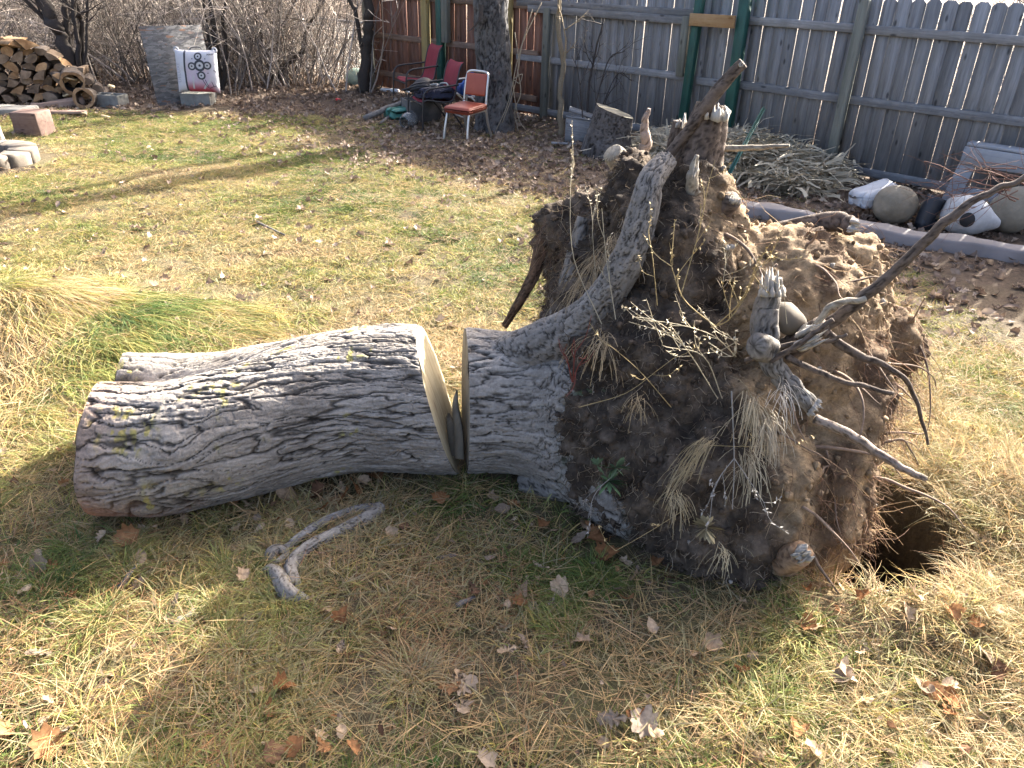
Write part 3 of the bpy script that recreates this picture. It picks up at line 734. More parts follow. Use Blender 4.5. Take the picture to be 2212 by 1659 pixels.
# fire ring of wedge stones
rc = on(gp(-36, 352)); e = empty('fire_ring', rc, 0, 'low round stone fire ring cut by the left edge of the picture', 'fire pit')
m_ring = mat('fire_ring_stone', [(0.3, (0.10, 0.085, 0.068)), (0.7, (0.19, 0.162, 0.132))], 9, rough=0.9, bmp=0.5, bscale=40, bdist=0.006, var=0.1)
for k in range(12):
    a0, a1 = 2 * PI * k / 12 + 0.012, 2 * PI * (k + 1) / 12 - 0.012; aa = np.linspace(a0, a1, 4)
    ri, ro, z = 0.27, 0.55, 0.15 + rng.uniform(-0.008, 0.008)
    ri2 = ri; V = []
    for R, zz in ((ri2, -0.05), (ro, -0.05), (ro, z - 0.015), (ro - 0.015, z), (ri2 + 0.012, z), (ri2, z - 0.012)): V += [(R * math.cos(q), R * math.sin(q), zz) for q in aa]
    V = np.array(V); F = []
    for q in range(6):
        q2 = (q + 1) % 6; F += [[q * 4 + i, q2 * 4 + i, q2 * 4 + i + 1, q * 4 + i + 1] for i in range(3)]
    F += [[q * 4 for q in range(5, -1, -1)], [q * 4 + 3 for q in range(6)]]
    link('stone', make_mesh('stone', V + 0.004 * rng.normal(0, 1, V.shape), F, m_ring), e)
a = np.linspace(0, 2 * PI, 24, endpoint=False)
link('ring_floor', make_mesh('ring_floor', np.stack([0.28 * np.cos(a), 0.28 * np.sin(a), np.full(24, 0.02)], 1), [list(range(24))], plain('dark_ring_floor', (0.03, 0.03, 0.03), 1.0)), e)  # near-black disc closing the bottom of the ring

# ------------------------------------------------------------------ cinder blocks, chipboard, archery target
m_cin = mat('cinder_block', [(0.3, (0.17, 0.17, 0.155)), (0.7, (0.27, 0.27, 0.245))], 14, rough=0.95, bmp=0.6, bscale=90, bdist=0.004, var=0.06)
def cinder(loc, rz, label, sx=0.46, sy=0.26, sz=0.19, holes=True):
    """a hollow block; the two cells run through it top to bottom"""
    xs = [-sx / 2, -sx / 2 + 0.035, -0.018, 0.018, sx / 2 - 0.035, sx / 2]; ys = [-sy / 2, -sy / 2 + 0.035, sy / 2 - 0.035, sy / 2]
    bm = bmesh.new(); top = {}; bot = {}
    for i, x in enumerate(xs):
        for j, y in enumerate(ys): top[i, j] = bm.verts.new((x, y, sz)); bot[i, j] = bm.verts.new((x, y, 0))
    hole = {(1, 1), (3, 1)} if holes else set()
    for i in range(5):
        for j in range(3):
            if (i, j) in hole:
                c = [(i, j), (i + 1, j), (i + 1, j + 1), (i, j + 1)]
                for q in range(4): bm.faces.new([top[c[q]], top[c[(q + 1) % 4]], bot[c[(q + 1) % 4]], bot[c[q]]][::-1])
            else:
                bm.faces.new([top[i, j], top[i + 1, j], top[i + 1, j + 1], top[i, j + 1]]); bm.faces.new([bot[i, j + 1], bot[i + 1, j + 1], bot[i + 1, j], bot[i, j]])
    for i in range(5):
        bm.faces.new([bot[i, 0], bot[i + 1, 0], top[i + 1, 0], top[i, 0]]); bm.faces.new([bot[i + 1, 3], bot[i, 3], top[i, 3], top[i + 1, 3]])
    for j in range(3):
        bm.faces.new([bot[0, j + 1], bot[0, j], top[0, j], top[0, j + 1]]); bm.faces.new([bot[5, j], bot[5, j + 1], top[5, j + 1], top[5, j]])
    bmesh.ops.recalc_face_normals(bm, faces=bm.faces[:])
    bmesh.ops.bevel(bm, geom=[q for q in bm.edges if q.calc_face_angle(0) > 0.7], offset=0.006, segments=2, affect='EDGES')
    me = bpy.data.meshes.new('cinder_block'); bm.to_mesh(me); bm.free(); me.materials.append(m_cin)
    return tag(link('cinder_block', me, None, loc, (0, 0.0, rz)), label, 'cinder block', 'cinder blocks')
cinder(on(gp(240, 226), -0.01), 0.16 - 0.35, 'hollow cinder block lying with its two holes up beside the woodpile')
cinder(on(gp(430, 227), -0.01), -0.05, 'cinder block carrying the archery target bag', 0.46, 0.22, 0.19, False)
m_osb = None
mt, t, b = nt('weathered_chipboard')
v = coords(t, 'Object', (12, 12, 38)); vo = N(t, 'ShaderNodeTexVoronoi'); vo.inputs['Scale'].default_value = 1.0
wv = N(t, 'ShaderNodeVectorMath', operation='ADD'); nz = N(t, 'ShaderNodeTexNoise'); nz.inputs['Scale'].default_value = 0.7; t.links.new(v, nz.inputs[0]); t.links.new(v, wv.inputs[0])
sc_ = N(t, 'ShaderNodeVectorMath', operation='SCALE'); sc_.inputs['Scale'].default_value = 2.5; t.links.new(nz.outputs['Color'], sc_.inputs[0]); t.links.new(sc_.outputs[0], wv.inputs[1]); t.links.new(wv.outputs[0], vo.inputs['Vector'])
bw = N(t, 'ShaderNodeSeparateColor'); t.links.new(vo.outputs['Color'], bw.inputs[0])
c = ramp(t, bw.outputs[0], [(0.1, (0.10, 0.098, 0.096)), (0.55, (0.15, 0.147, 0.145)), (0.92, (0.21, 0.205, 0.20)), (0.97, (0.22, 0.13, 0.09))])
t.links.new(c, b.inputs['Base Color']); b.inputs['Roughness'].default_value = 0.9; bump(t, b, bw.outputs[0], 0.5, 0.006); m_osb = mt
ob, oc = on(gp(342, 229)), on(gp(470, 218)); ow = np.linalg.norm(oc - ob); oa = math.atan2(oc[1] - ob[1], oc[0] - ob[0])
V, F = bevbox((ow, 0.018, 1.14), 0.002, 1); V += np.array([ow / 2, 0, 0.57])
tag(link('chipboard_sheet', make_mesh('chipboard_sheet', V, F, m_osb), None, ob - np.array([0, 0, 0.03]), (-0.20, 0, oa)), 'weathered grey chipboard sheet leaning back against the brush', 'board')
# target bag: a stuffed square with print
tc = at(427, 205, 12.22); TW, TH, TD = 0.62, 0.60, 0.22
e = empty('archery_target', (tc[0], tc[1] + 0.10, 0.19 + float(gh(tc[0], tc[1]))), 0, 'white and pink archery target bag propped on the cinder block', 'archery target')
e.rotation_euler = (-0.20, 0, 0.06)
def pil(u, v, off=0.0):
    u, v = np.asarray(u, float), np.asarray(v, float)
    s = np.clip((1 - (2 * u - 1) ** 4) * (1 - (2 * v - 1) ** 4), 0, 1)
    d = TD / 2 * s ** 0.45 + 0.008 * fbm(u * 5, v * 5, 2.2, 3) * s
    pinch = 0.05 * (1 - (2 * v - 1) ** 2) ; x = (u - 0.5) * TW * (1 - 0.05 * np.abs(2 * v - 1) ** 0.5 * 0 - pinch * 0.4); z = v * TH * (1 - 0.04 * (1 - (2 * u - 1) ** 2)) + 0.012 * (1 - (2 * u - 1) ** 2)
    return np.stack([x, -d - off, z], -1)
m_print = attr_mat('printed_bag', 0.75, 0.25, 60, 0.004, 0.06, 20)
n_ = 42; U, Vv = np.meshgrid(np.linspace(0, 1, n_), np.linspace(0, 1, n_), indexing='ij')
fr = pil(U, Vv).reshape(-1, 3); bk = fr * [1, -1, 1]
white = np.array([0.56, 0.56, 0.60]); pink = np.array([0.42, 0.05, 0.085]); mauve = np.array([0.47, 0.38, 0.47])
g_ = sstep(0.30, 0.0, Vv)[..., None] * (U > 0.285)[..., None]; gm = sstep(0.95, 0.35, Vv)[..., None] * (U > 0.285)[..., None] * (1 - sstep(0.75, 0.98, U)[..., None])
cc = lerp(lerp(white + 0 * g_, mauve, gm * 0.8), pink, g_ ** 1.2 * (1 - 0.75 * sstep(0.82, 1.0, U)[..., None]))
link('bag', make_mesh('bag', np.vstack([fr, bk]), np.vstack([gridF(n_, n_, False)[:, ::-1], gridF(n_, n_, False) + n_ * n_]), m_print, np.vstack([cc.reshape(-1, 3), np.tile(white, (n_ * n_, 1))]), True), e)
m_ink = plain('black_print', (0.05, 0.055, 0.07), 0.7, bmp=0)
m_inkw = plain('white_print', (0.55, 0.55, 0.58), 0.7, bmp=0)
def ringmark(cu, cv, r0, r1, mtl, name='print_ring', off=0.004, asp=TW / TH):
    k = 28; a = np.linspace(0, 2 * PI, k, endpoint=False)
    V = np.vstack([pil(cu + R * np.cos(a), cv + R * asp * np.sin(a), off) for R in (r0, r1)])
    link(name, make_mesh(name, V, gridF(2, k), mtl, None, True), e)
for cu, cv, s in ((0.62, 0.62, 1.5), (0.59, 0.84, 1.05), (0.43, 0.60, 1.05), (0.80, 0.62, 1.05), (0.64, 0.38, 1.1)):
    ringmark(cu, cv, 0.055 * s, 0.090 * s, m_ink); ringmark(cu, cv, 0.0005, 0.054 * s, m_inkw, 'print_disc'); ringmark(cu, cv, 0.0005, 0.02 * s, m_ink, 'print_dot', 0.007)
for cu, cv in ((0.45, 0.78), (0.76, 0.78), (0.54, 0.42), (0.80, 0.44)): ringmark(cu, cv, 0.0004, 0.014, m_ink, 'print_dot')
def stroke(pts, w, mtl, name, off=0.005):
    pts = np.array(pts, float); Q = []
    for a_, b_ in zip(pts[:-1], pts[1:]): Q += [a_ + (b_ - a_) * k / 8 for k in range(8)]
    Q = np.array(Q + [pts[-1]]); T = np.gradient(Q, axis=0); T /= np.linalg.norm(T, axis=1)[:, None]; Nn = np.stack([-T[:, 1], T[:, 0]], 1) * w / 2
    V = np.vstack([pil(*(Q + Nn).T, off), pil(*(Q - Nn).T, off)]); k = len(Q)
    link(name, make_mesh(name, V, [[k + i, k + i + 1, i + 1, i] for i in range(k - 1)], mtl, None, True), e)
stroke([(0.27, 0.985), (0.255, 0.5), (0.27, 0.02)], 0.045, m_ink, 'print_band')
stroke([(0.42, 0.06), (0.45, 0.38)], 0.04, m_inkw, 'print_stripe'); stroke([(0.66, 0.06), (0.90, 0.36)], 0.04, m_inkw, 'print_stripe'); stroke([(0.93, 0.34), (0.99, 0.12)], 0.04, m_inkw, 'print_stripe')
for pts in ([(0.66, 0.28), (0.74, 0.12), (0.80, 0.08)], [(0.72, 0.28), (0.78, 0.12)], [(0.80, 0.08), (0.88, 0.12), (0.95, 0.13)], [(0.86, 0.24), (0.90, 0.13)], [(0.93, 0.52), (0.985, 0.46)]): stroke(pts, 0.014, m_ink, 'print_antler')
for k in range(9):
    x = 0.80 + 0.016 * k; stroke([(x, 0.86 + 0.01 * (k % 3)), (x + 0.012, 0.91 - 0.015 * (k % 2)), (x + 0.004, 0.89)], 0.008, m_ink, 'print_script')
def lettering(txt, place, size, mtl, name):
    cu_ = bpy.data.curves.new('t', 'FONT'); cu_.body = txt; cu_.size = size; cu_.align_x = 'CENTER'
    to = bpy.data.objects.new('t', cu_); COL.objects.link(to); dg = bpy.context.evaluated_depsgraph_get(); dg.update()
    me = bpy.data.meshes.new_from_object(to.evaluated_get(dg)); bpy.data.objects.remove(to)
    V = np.array([q.co[:] for q in me.vertices]); V = place(V); F = [list(p.vertices) for p in me.polygons]
    return link(name, make_mesh(name, V, F, mtl), e)
m_faint = plain('faint_print', (0.40, 0.41, 0.49), 0.7, bmp=0)
lettering('DELUXE', lambda V: pil(0.13 - V[:, 1] * 1.0, 0.45 + V[:, 0] * 1.0, 0.004), 0.13, m_faint, 'print_lettering')
lettering('RANGE  BAG', lambda V: pil(0.268 - V[:, 1], 0.62 + V[:, 0], 0.010), 0.035, m_inkw, 'print_lettering') if False else None
for x in (-TW / 2 + 0.03, TW / 2 - 0.03):
    V, F = tube(np.stack([x + 0.028 * np.cos(a), -0.01 + 0 * a, TH - 0.01 + 0.034 * np.sin(a)], 1)[list(range(24)) + [0]], 0.014, 6, False); link('corner_grommet', make_mesh('corner_grommet', V, F, m_inkw, None, True), e)
V, F = tube(spline([[-0.10, 0.02, TH - 0.02], [-0.06, 0.02, TH + 0.03], [0.06, 0.02, TH + 0.03], [0.10, 0.02, TH - 0.02]], 6), 0.008, 6); link('carry_strap', make_mesh('carry_strap', V, F, m_ink, None, True), e)
#==PART4==
# ------------------------------------------------------------------ chairs
m_alu = plain('brushed_aluminium', (0.62, 0.62, 0.60), 0.38, 0.85, 0.1)
m_vinyl = mat('red_orange_vinyl', [(0.3, (0.27, 0.05, 0.025)), (0.7, (0.36, 0.08, 0.042))], 5, rough=0.45, bmp=0.1, bscale=120, bdist=0.002, var=0.02)
m_sling = mat('faded_red_sling', [(0.3, (0.19, 0.018, 0.028)), (0.7, (0.26, 0.03, 0.045))], 6, rough=0.8, bmp=0.25, bscale=400, bdist=0.002, var=0.05)
m_dframe = plain('dark_bronze_frame', (0.05, 0.048, 0.05), 0.45, 0.4)
def part_tube(e, name, P, r, mtl, n=8, k=5):
    V, F = tube(spline(P, k) if len(P) > 2 else np.array(P, float), r, n); return link(name, make_mesh(name, V, F, mtl, None, True), e)
def cushion(e, name, s, c, R, mtl, bulge=0.35, sub=2):
    V, F = bevbox(s, min(s) * 0.42, 3, 0, 2)
    k = (1 - (2 * V[:, 0] / s[0]) ** 2) * (1 - (2 * V[:, 1] / s[1]) ** 2); V[:, 2] *= 1 + bulge * np.clip(k, 0, 1)
    return link(name, make_mesh(name, V @ np.asarray(R).T + np.array(c), F, mtl, None, True), e)
rcp = on((-0.68, 10.43)); e = empty('vinyl_chair', rcp, math.radians(-30), 'red vinyl chair with bright aluminium legs in front of the dark trunk', 'chair')
for s in (-1, 1):
    part_tube(e, 'front_leg', [[s * 0.185, -0.26, -0.02], [s * 0.175, -0.235, 0.17], [s * 0.165, -0.19, 0.36]], 0.017, m_alu, 6)
    part_tube(e, 'rear_leg', [[s * 0.19, 0.33, -0.02], [s * 0.18, 0.25, 0.16], [s * 0.175, 0.20, 0.36], [s * 0.172, 0.205, 0.45]], 0.017, m_alu, 6)
    part_tube(e, 'seat_rail', [[s * 0.165, -0.19, 0.35], [s * 0.175, 0.20, 0.355]], 0.014, m_alu, 6)
part_tube(e, 'back_frame', [[-0.172, 0.205, 0.44], [-0.168, 0.235, 0.62], [-0.160, 0.268, 0.76], [-0.125, 0.28, 0.805], [0, 0.285, 0.812], [0.125, 0.28, 0.805], [0.160, 0.268, 0.76], [0.168, 0.235, 0.62], [0.172, 0.205, 0.44]], 0.016, m_alu, 8, 6)
cushion(e, 'seat', (0.40, 0.45, 0.085), (0, -0.015, 0.395), rotm(0.03), m_vinyl, 0.25)
cushion(e, 'backrest', (0.315, 0.045, 0.27), (0, 0.238, 0.655), rotm(-0.2), m_vinyl, 0.0)

def sling_chair(loc, rz, label):
    e = empty('patio_chair', loc, rz, label, 'chair', 'red sling patio chairs')
    prof = spline([[0, -0.25, 0.375], [0, -0.20, 0.395], [0, -0.02, 0.365], [0, 0.14, 0.36], [0, 0.20, 0.43], [0, 0.24, 0.60], [0, 0.29, 0.78], [0, 0.345, 0.86]], 5)
    for lo, hi, nm in ((0, 17, 'seat'), (16, len(prof), 'backrest')):
        Q = prof[lo:hi]; k = len(Q); xs = np.linspace(-0.21, 0.21, 7)
        V = np.array([[x, q[1], q[2] - 0.02 * (1 - (x / 0.21) ** 2)] for q in Q for x in xs]); V2 = V + np.array([0, 0.004, -0.006])
        link(nm, make_mesh(nm, np.vstack([V, V2]), np.vstack([gridF(k, 7, False), gridF(k, 7, False)[:, ::-1] + len(V)]), m_sling, None, True), e)
    for s in (-1, 1):
        part_tube(e, 'side_rail', prof[::3] + np.array([s * 0.222, 0, 0]), 0.012, m_dframe, 7, 3)
        part_tube(e, 'arm', [[s * 0.265, -0.30, -0.02], [s * 0.265, -0.29, 0.25], [s * 0.265, -0.275, 0.44], [s * 0.265, -0.235, 0.515], [s * 0.262, -0.15, 0.545], [s * 0.255, 0.05, 0.56], [s * 0.245, 0.25, 0.575]], 0.013, m_dframe, 8)
        part_tube(e, 'rear_leg', [[s * 0.235, 0.02, 0.36], [s * 0.25, 0.17, 0.2], [s * 0.26, 0.33, -0.02]], 0.012, m_dframe, 8)
    part_tube(e, 'crossbar', [[-0.265, -0.28, 0.345], [0.265, -0.28, 0.345]], 0.011, m_dframe)
    return e
C1 = on((-1.17, 11.22)); C2 = on((-1.58, 12.62))
sling_chair(C1, math.radians(-61), 'red sling patio chair holding a bag, nearer of the two')
sling_chair(C2, math.radians(-61), 'red sling patio chair behind the other one against the fence')
# folding lawn chair half hidden behind the vinyl chair
lc = on((-0.66, 11.70)); e = empty('lawn_chair', lc, math.radians(-58), 'aluminium folding lawn chair hidden behind the red vinyl chair', 'chair')
for s in (-1, 1):
    part_tube(e, 'arm', [[s * 0.25, -0.27, -0.02], [s * 0.25, -0.25, 0.3], [s * 0.25, -0.22, 0.48], [s * 0.25, -0.14, 0.545], [s * 0.25, 0.2, 0.56]], 0.013, m_alu)
    part_tube(e, 'rear_leg', [[s * 0.24, 0.30, -0.02], [s * 0.24, -0.18, 0.38]], 0.012, m_alu)
    part_tube(e, 'back_upright', [[s * 0.22, 0.16, 0.34], [s * 0.22, 0.30, 0.80]], 0.012, m_alu)
part_tube(e, 'foot_bar', [[-0.25, -0.265, 0.10], [0.25, -0.265, 0.10]], 0.010, m_alu)
m_wslat = plain('white_slat', (0.70, 0.71, 0.72), 0.5)
for k in range(4):
    V, F = bevbox((0.46, 0.06, 0.014), 0.003, 1); link('slat', make_mesh('slat', V, F, m_wslat), e, (0, -0.15 + k * 0.085, 0.365))
for k in range(3):
    V, F = bevbox((0.44, 0.014, 0.06), 0.003, 1); link('slat', make_mesh('slat', V, F, m_wslat), e, (0, 0.20 + k * 0.04, 0.46 + k * 0.12))
m_blue = plain('blue_plastic', (0.015, 0.12, 0.50), 0.4)
V, F = bevbox((0.20, 0.24, 0.20), 0.05, 3, 0.01, 1); V[:, 0] *= np.where(V[:, 2] > 0.05, 0.35, 1.0); V[:, 1] *= np.where(V[:, 2] > 0.05, 0.4, 1.0)
tag(link('blue_scoop', make_mesh('blue_scoop', V, F, m_blue, None, True), None, lc + np.array([-0.12, -0.05, 0.465]), (0, 0.1, 0.4)), 'blue plastic scoop lying on the folding lawn chair', 'scoop')
V, F = bevbox((0.09, 0.03, 0.09), 0.012, 2)
tag(link('blue_clip', make_mesh('blue_clip', V, F, m_blue, None, True), None, at(1017, 162, 11.35), (0, 0, 0.3)), 'small blue clip beside the top of the red vinyl backrest', 'clip')

# things lying on and around the patio chairs
m_black = plain('matte_black', (0.014, 0.015, 0.018), 0.55)
m_navy = mat('navy_cloth', [(0.3, (0.012, 0.014, 0.03)), (0.7, (0.035, 0.038, 0.07))], 9, rough=0.85, bmp=0.5, bscale=40, bdist=0.01)
n1, n2 = 28, 16; th, ph = np.meshgrid(np.linspace(0, 2 * PI, n1, endpoint=False), np.linspace(0.02, PI * 0.62, n2)); hb = np.stack([0.155 * np.sin(ph) * np.cos(th), 0.18 * np.sin(ph) * np.sin(th), 0.15 * np.cos(ph)], -1)
e = empty('helmet', on(C1[:2]) + np.array([-0.19, 0.30, 0.45]), math.radians(-61), 'round black helmet resting between the two patio chairs', 'helmet'); e.rotation_euler = (0.5, 0.2, -1.0)
link('shell', make_mesh('shell', hb.reshape(-1, 3), gridF(n2, n1)[:, ::-1], m_black, None, True), e)
V, F = tube(np.vstack([hb[-1], hb[-1][:1]]), 0.011, 6, False); link('rim', make_mesh('rim', V, F, m_black, None, True), e)
# bag: lumpy folded cloth with straps
e = empty('bag', C1 + np.array([0, 0, 0.40]), math.radians(-61), 'navy bag with pale straps heaped on the nearer patio chair', 'bag')
V, F = bevbox((0.40, 0.46, 0.13), 0.055, 3, 0.0, 7); V = V + 0.03 * np.stack([fbm(V[:, 0] * 7 + a_, V[:, 1] * 7, V[:, 2] * 9 + a_, 3) for a_ in (1, 5, 9)], 1); V[:, 2] += 0.05
link('body', make_mesh('body', V, F, m_navy, None, True), e)
m_strap = plain('pale_strap', (0.42, 0.40, 0.36), 0.8)
for P in ([[-0.2, -0.05, 0.05], [-0.17, 0.02, 0.13], [-0.05, 0.08, 0.15], [0.03, 0.02, 0.14]], [[-0.2, 0.13, 0.05], [-0.16, 0.16, 0.14], [-0.05, 0.2, 0.16], [0.1, 0.16, 0.15]]): part_tube(e, 'strap', P, 0.012, m_strap, 6)
for k in range(5): part_tube(e, 'cord', np.array([[-0.1, -0.36 - 0.02 * k, 0.06 + 0.01 * k], [-0.02, -0.2, 0.12 + 0.012 * k], [0.02 * k, 0, 0.13], [0.05, 0.2 - 0.03 * k, 0.11]]) + rng.normal(0, 0.012, (4, 3)), 0.011, m_black, 6)
part_tube(e, 'chrome_handle', [[-0.2, -0.33, 0.06], [-0.12, -0.38, 0.08], [-0.02, -0.36, 0.07]], 0.014, m_alu)
# crate under the chair
bl, brr = on(gp(884, 268)), on(gp(950, 264)); bwid = np.linalg.norm(brr - bl); ba = math.atan2(brr[1] - bl[1], brr[0] - bl[0])
m_ply = mat('dirty_plywood', [(0.3, (0.05, 0.05, 0.05)), (0.7, (0.15, 0.14, 0.13))], 5, rough=0.9, bmp=0.3, var=0.1)
e = empty('wooden_crate', bl + np.array([0.02, 0.05, 0]), ba, 'dirty grey wooden crate under the nearer patio chair', 'crate')
for nm, c, s in (('front_panel', (bwid / 2, 0, 0.145), (bwid, 0.018, 0.29)), ('rear_panel', (bwid / 2, 0.42, 0.145), (bwid, 0.018, 0.29)), ('side_panel', (0.012, 0.21, 0.142), (0.018, 0.396, 0.284)), ('side_panel', (bwid - 0.012, 0.21, 0.142), (0.018, 0.396, 0.284)), ('bottom', (bwid / 2, 0.21, 0.02), (bwid - 0.05, 0.39, 0.016))):
    V, F = bevbox(s, 0.003, 1); link(nm, make_mesh(nm, V, F, m_ply), e, c)
m_rim = plain('crate_rim', (0.42, 0.38, 0.30), 0.8)
V, F = bevbox((bwid, 0.022, 0.014), 0.003, 1); link('rim', make_mesh('rim', V, F, m_rim), e, (bwid / 2, -0.001, 0.298))
m_teal = mat('teal_sheet', [(0.3, (0.035, 0.15, 0.12)), (0.7, (0.08, 0.25, 0.2))], 9, rough=0.5, bmp=0.5, bscale=25, bdist=0.02)
V, F = bevbox((0.42, 0.34, 0.17), 0.07, 3, 0.03, 4)
tag(link('teal_tarp', make_mesh('teal_tarp', V, F, m_teal, None, True), None, on(gp(866, 257), 0.07), (0, 0, 0.5)), 'crumpled teal plastic tarp left of the wooden crate', 'tarp')
# glass jar on its side
mt, t, b = nt('clear_glass'); b.inputs['Transmission Weight'].default_value = 0.85; b.inputs['Roughness'].default_value = 0.12; b.inputs['IOR'].default_value = 1.3; b.inputs['Base Color'].default_value = (0.85, 0.88, 0.88, 1); m_glass = mt
e = empty('glass_jar', on(gp(885, 275), 0.10), 0, 'clear glass jar lying on its side by the wooden crate', 'jar'); e.rotation_euler = (PI / 2 + 0.1, 0, -0.5)
a = np.linspace(0, 2 * PI, 24, endpoint=False)
pr = [(0.002, -0.10), (0.085, -0.10), (0.105, -0.085), (0.105, 0.07), (0.08, 0.10), (0.075, 0.13), (0.07, 0.13), (0.074, 0.10), (0.099, 0.068), (0.099, -0.08), (0.08, -0.092), (0.002, -0.092)]
V = np.vstack([np.stack([r * np.cos(a), r * np.sin(a), np.full(24, z)], 1) for r, z in pr]); link('glass', make_mesh('glass', V, gridF(len(pr), 24), m_glass, None, True), e)
V = np.vstack([np.stack([r * np.cos(a), r * np.sin(a), np.full(24, z)], 1) for r, z in ((0.077, 0.112), (0.083, 0.112), (0.083, 0.122), (0.077, 0.122))]); link('neck_ring', make_mesh('neck_ring', V, gridF(4, 24), m_glass, None, True), e)
m_pole = wood_mat('weathered_pole', (0.08, 0.075, 0.07), (0.16, 0.15, 0.14), (0.25, 0.235, 0.22), (0.05, 0.045, 0.04), stretch=(20, 20, 20))
def pole(p0, p1, r, label, name='pole', r1=None):
    P = np.linspace(p0, p1, 7) + rng.normal(0, r * 0.12, (7, 3)); V, F = tube(P, np.linspace(r, r1 or r * 0.85, 7), 8, True, 0.15)
    return tag(link(name, make_mesh(name, V, F, m_pole, None, True), None), label, 'pole')
pole(on(gp(786, 262), 0.03), at(885, 214, 11.9), 0.042, 'weathered pole leaning up onto the patio chair')
pole(on(gp(822, 270), 0.02), on(gp(876, 243), 0.12), 0.02, 'thin stick lying beside the glass jar', 'stick')
m_redp = plain('red_plastic', (0.6, 0.02, 0.03), 0.4)
V, F = bevbox((0.09, 0.06, 0.05), 0.02, 2, 0.01)
tag(link('red_cap', make_mesh('red_cap', V, F, m_redp, None, True), None, on(gp(731, 219), 0.03), (0, 0.2, 0.4)), 'small bright red cap lying among dead leaves', 'cap')
m_gball = plain('pale_green_ball', (0.28, 0.38, 0.33), 0.5)
bm = bmesh.new(); bmesh.ops.create_uvsphere(bm, u_segments=24, v_segments=14, radius=0.19); me = bpy.data.meshes.new('ball')
for q in bm.verts: q.co *= 1 + 0.05 * math.sin(q.co.x * 20) * math.cos(q.co.z * 15); 
for q in bm.faces: q.smooth = True
bm.to_mesh(me); bm.free(); me.materials.append(m_gball)
tag(link('faded_ball', me, None, on(at(770, 158, 15.0), 0.13), None, (1.1, 1, 0.85)), 'faded green deflated ball at the foot of the chain link fence', 'ball')
V, F = bevbox((0.34, 0.10, 0.05), 0.01, 1, 0.01, 1)
tag(link('white_scrap', make_mesh('white_scrap', V, F, m_wslat), None, on(gp(843, 196), 0.03), (0.1, 0, -0.3)), 'white plastic scrap on the ground below the reddish fence', 'scrap')

# ------------------------------------------------------------------ stump and broken box in the back
sp = on((1.09, 9.66)); e = empty('cut_stump', sp, 0, 'sawn grey tree stump standing before the grey fence', 'stump')
V, F, C = bark_tube([[0.02, 0, -0.08], [0, 0, 0.06], [0.03, 0, 0.25], [0.06, 0, 0.50]], [0.36, 0.31, 0.255, 0.235], 90, 0.012, 8, 0.02, 0.16, 0.045, (0.055, 0.047, 0.043), (0.16, 0.145, 0.135), (0.018, 0.015, 0.013), cap=False)
V[:, 2] += 0.05 * (V[:, 2] / 0.5) * (-V[:, 0] / 0.25)
link('bark', make_mesh('bark', V, F, m_bark, C, True), e)
m_cut = wood_mat('weathered_cut_wood', (0.19, 0.17, 0.12), (0.31, 0.28, 0.21), (0.40, 0.36, 0.28), (0.14, 0.11, 0.07), stretch=(6, 6, 30), var=0.05)
top = V[-90:] * [1, 1, 1]; cc = top.mean(0) + np.array([0, 0, 0.01])
link('cut_top', make_mesh('cut_top', np.vstack([top * 0.985 + cc * 0.015 + [0, 0, 0.004], cc]), [[i, (i + 1) % 90, 90] for i in range(90)], m_cut), e)
cb = on(gp(1224, 312)); e = empty('broken_box', cb, -0.35, 'weathered grey wooden box with a loose lid beside the cut stump', 'box')
for nm, c, s, r in (('front_board', (0.15, 0, 0.16), (0.34, 0.02, 0.30), (0, 0.06, 0)), ('side_board', (-0.02, 0.14, 0.15), (0.02, 0.28, 0.30), (0, 0.0, 0)), ('rear_board', (0.15, 0.29, 0.14), (0.34, 0.02, 0.28), (0, 0, 0)), ('lid', (0.17, 0.10, 0.36), (0.38, 0.13, 0.022), (0.25, 0.28, 0.3)), ('top_trim', (0.15, -0.006, 0.315), (0.35, 0.03, 0.02), (0, 0.06, 0)), ('fallen_slat', (0.02, -0.12, 0.015), (0.36, 0.06, 0.02), (0, 0.05, 0.5))):
    V, F = bevbox(s, 0.003, 1); link(nm, make_mesh(nm, V, F, m_greyh), e, c, r)

# ------------------------------------------------------------------ by the right hand fence
m_tp = plain('green_steel', (0.02, 0.10, 0.085), 0.5, 0.3)
p0, p1 = on(gp(1545, 432), 0.0), at(1650, 235, 8.75)
e = empty('metal_stake', p0, 0, 'green metal fence stake leaning against the grey fence', 'stake'); d = p1 - p0; L = np.linalg.norm(d)
q = Vector(d / L).to_track_quat('Z', 'Y'); e.rotation_mode = 'QUATERNION'; e.rotation_quaternion = q
V, F = box((0, 0, L / 2), (0.045, 0.006, L)); V2, F2 = box((0, 0.019, L / 2), (0.006, 0.03, L)); mb = MB(); mb.add(V, F); mb.add(V2, F2); mb.build('tee_bar', m_tp, e)
for k in range(14):
    V, F = bevbox((0.02, 0.014, 0.022), 0.004, 1); link('stud', make_mesh('stud', V, F, m_tp), e, (0, -0.009, L * 0.35 + k * 0.075 * L / 1.8))
part_tube(e, 'wire_clip', [[-0.06, -0.01, L * 0.72], [0, -0.02, L * 0.725], [0.06, -0.01, L * 0.72]], 0.005, m_tp)
